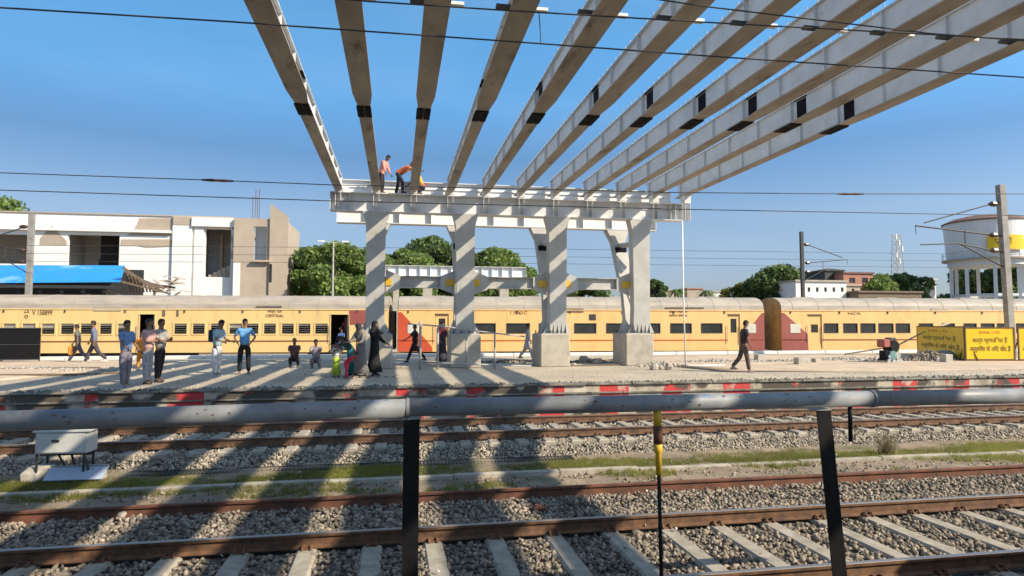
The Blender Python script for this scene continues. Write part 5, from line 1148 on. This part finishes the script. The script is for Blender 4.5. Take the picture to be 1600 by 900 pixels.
w1 = person('man in a dark grey T-shirt walking left with an orange bag behind the standing group', 121, 567, 1.66, -80, thigh=(28, -26), knee=(4, 20), arm=(15, -15), lean=5, shirt=(.16, .16, .15), pants=(.10, .10, .14), shoes=(.7, .7, .7))
bagobj(w1, 0, (.85, .32, .04), 'orange cloth bag held by the walking man in dark grey', (.2, .10, .36))
person('man in a blue grey shirt walking left just behind the one with the orange bag', 146, 568, 1.78, -75, thigh=(24, -24), knee=(4, 22), arm=(12, -12), lean=3, shirt=(.20, .22, .32), pants=(.07, .065, .09), shoes=(.7, .65, .6), sleeve='long')
b = person('person in orange clothes mostly hidden behind the man in pink', 220, 577, 1.3, 20, arm=(8, 8), shirt=(.85, .28, .03), pants=(.85, .34, .03), garment='kurta', gcol=(.85, .30, .03))
person('man in maroon squatting at the left of the two squatting people', 460, 573, 1.66, 5, thigh=(98, 98), knee=(145, 145), lean=18, arm=(55, 55), elbow=(30, 30), inn=(15, 15), shirt=(.20, .10, .10), pants=(.035, .025, .03), spread=.12)
person('person in a pale violet shirt squatting at the right of the two squatting people', 494, 575, 1.6, 0, thigh=(98, 98), knee=(145, 145), lean=16, arm=(55, 55), elbow=(35, 35), inn=(15, 15), shirt=(.40, .34, .42), pants=(.25, .22, .26), spread=.12, shoes=(.3, .2, .15))
person('child in a white top and lime green skirt among the family by the pier', 525, 589, 1.05, 20, shirt=(.62, .64, .62), garment='skirt', gcol=(.55, .72, .06), arm=(15, 10), elbow=(40, 30))
person('small child in bright red bending forward at the front of the family', 541, 592, .95, 60, lean=55, thigh=(14, -6), knee=(12, 5), arm=(20, 30), elbow=(10, 10), shirt=(.75, .04, .06), pants=(.75, .05, .10), shoes=(.7, .25, .08), garment=None)
person('woman in teal with a dark top bending over the children', 552, 587, 1.45, -60, lean=48, headtilt=10, thigh=(12, 4), knee=(20, 14), arm=(30, 40), elbow=(20, 10), shirt=(.03, .12, .14), garment='skirt', gcol=(.03, .26, .25), long_hair=True)
person('woman in a pale shawl and grey robe standing in front of the first pier', 564, 589, 1.62, -35, lean=10, headtilt=14, arm=(30, 20), elbow=(50, 60), shirt=(.26, .24, .22), garment='robe', gcol=(.22, .21, .20), scarf=(.34, .28, .24), sleeve='long')
person('woman in a long black robe and black headscarf by the first pier', 585, 587, 1.68, 60, arm=(35, 20), elbow=(90, 40), shirt=(.008, .008, .01), garment='robe', gcol=(.008, .008, .01), scarf=(.008, .008, .01), sleeve='long')
person('person in a dark tunic walking in front of the orange red coach end', 648, 566, 1.62, -70, thigh=(24, -26), knee=(4, 18), arm=(40, -10), elbow=(20, 10), shirt=(.03, .02, .025), pants=(.05, .03, .035), garment='kurta', gcol=(.03, .02, .025))
person('woman in a dark dress with a maroon shawl behind the pipe barricade', 691, 568, 1.66, 30, arm=(10, 15), elbow=(30, 50), shirt=(.22, .02, .05), garment='robe', gcol=(.07, .06, .08), scarf=(.12, .015, .03), sleeve='long')
person('man in loose white clothes walking between the second and third piers', 825, 563, 1.66, 70, thigh=(20, -24), knee=(4, 16), arm=(10, -12), shirt=(.62, .62, .68), pants=(.55, .54, .60), garment='kurta', gcol=(.62, .62, .68), sleeve='long', shoes=(.3, .2, .15))
person('man in a dark shirt and brown trousers walking right on the open platform', 1163, 582, 1.72, 80, thigh=(10, -15), knee=(3, 26), arm=(6, -10), elbow=(10, 8), lean=4, headtilt=8, shirt=(.045, .03, .035), pants=(.12, .085, .075), shoes=(.25, .22, .22))
# in the open coach door
def inplane(px, z, back=.35):
    u = train_u(px); p = TA+TD*u+TN*back; return (p.x, p.y, z)
person('passenger in a blue dress sitting low in the open coach doorway', 0, 0, 1.5, 0, loc=inplane(533, .75, .2), thigh=(60, 60), knee=(85, 85), lean=10, arm=(30, 30), elbow=(50, 50), shirt=(.08, .16, .42), pants=(.1, .15, .35))
person('passenger in dark red standing inside the open coach doorway', 0, 0, 1.65, -20, loc=inplane(538, 1.13, .6), shirt=(.30, .05, .05), pants=(.05, .05, .06), arm=(20, 10), elbow=(40, 20))
for i, px in enumerate((17, 48, 163, 285, 340, 397, 421, 475)):
    u = train_u(px); q = TA+TD*u+TN*.95; col = [(.6, .6, .62), (.75, .74, .7), (.70, .35, .35), (.75, .75, .72), (.7, .7, .7), (.75, .72, .7), (.7, .5, .55), (.35, .22, .4)][i]
    person(['seated passenger in grey behind the first coach window', 'seated passenger in white at the window above the black hoarding', 'seated passenger in pink at the window left of the open middle door', 'seated passenger in white at the window beside the open middle door', 'seated passenger in pale grey at the window behind the man with the backpack', 'seated passenger in cream at the window right of the man in sky blue', 'seated passenger in rose at the window beneath the coach lettering', 'seated passenger in violet at the window near the right open door'][i], 0, 0, 1.6, random.uniform(-40, 40), loc=(q.x, q.y, 1.15), thigh=(85, 85), knee=(85, 85), shirt=col, arm=(30, 20), elbow=(60, 60), group='passengers at the coach windows')
# workers on the beam
VO = (.90, .20, .03)
def onbeam(px): p = atY(px, 303, 24.6); return (p.x, 24.55, CZ1+.004)
person('worker in an orange vest standing beside the second girder on the crossbeam', 0, 0, 1.5, 60, loc=onbeam(595), lean=24, headtilt=14, thigh=(16, 4), knee=(16, 10), arm=(5, 0), elbow=(10, 20), shirt=(.75, .35, .28), pants=(.025, .02, .025), vest=(.90, .36, .26), sleeve='long')
person('worker in an orange vest bending down between the second and third girders', 0, 0, 1.55, 70, loc=onbeam(622), lean=62, headtilt=-15, thigh=(34, -6), knee=(34, 10), arm=(45, 55), elbow=(20, 10), shirt=(.8, .25, .1), pants=(.02, .02, .03), vest=VO, cap=(.35, .2, .15))
person('crouched worker in an orange and yellow vest behind the third girder', 0, 0, 1.6, -55, loc=(onbeam(660)[0], 25.15, GZ+.03), thigh=(96, 96), knee=(142, 142), lean=34, arm=(20, 30), elbow=(20, 20), shirt=(.75, .55, .08), pants=(.05, .04, .05), vest=VO, cap=(.5, .45, .1))
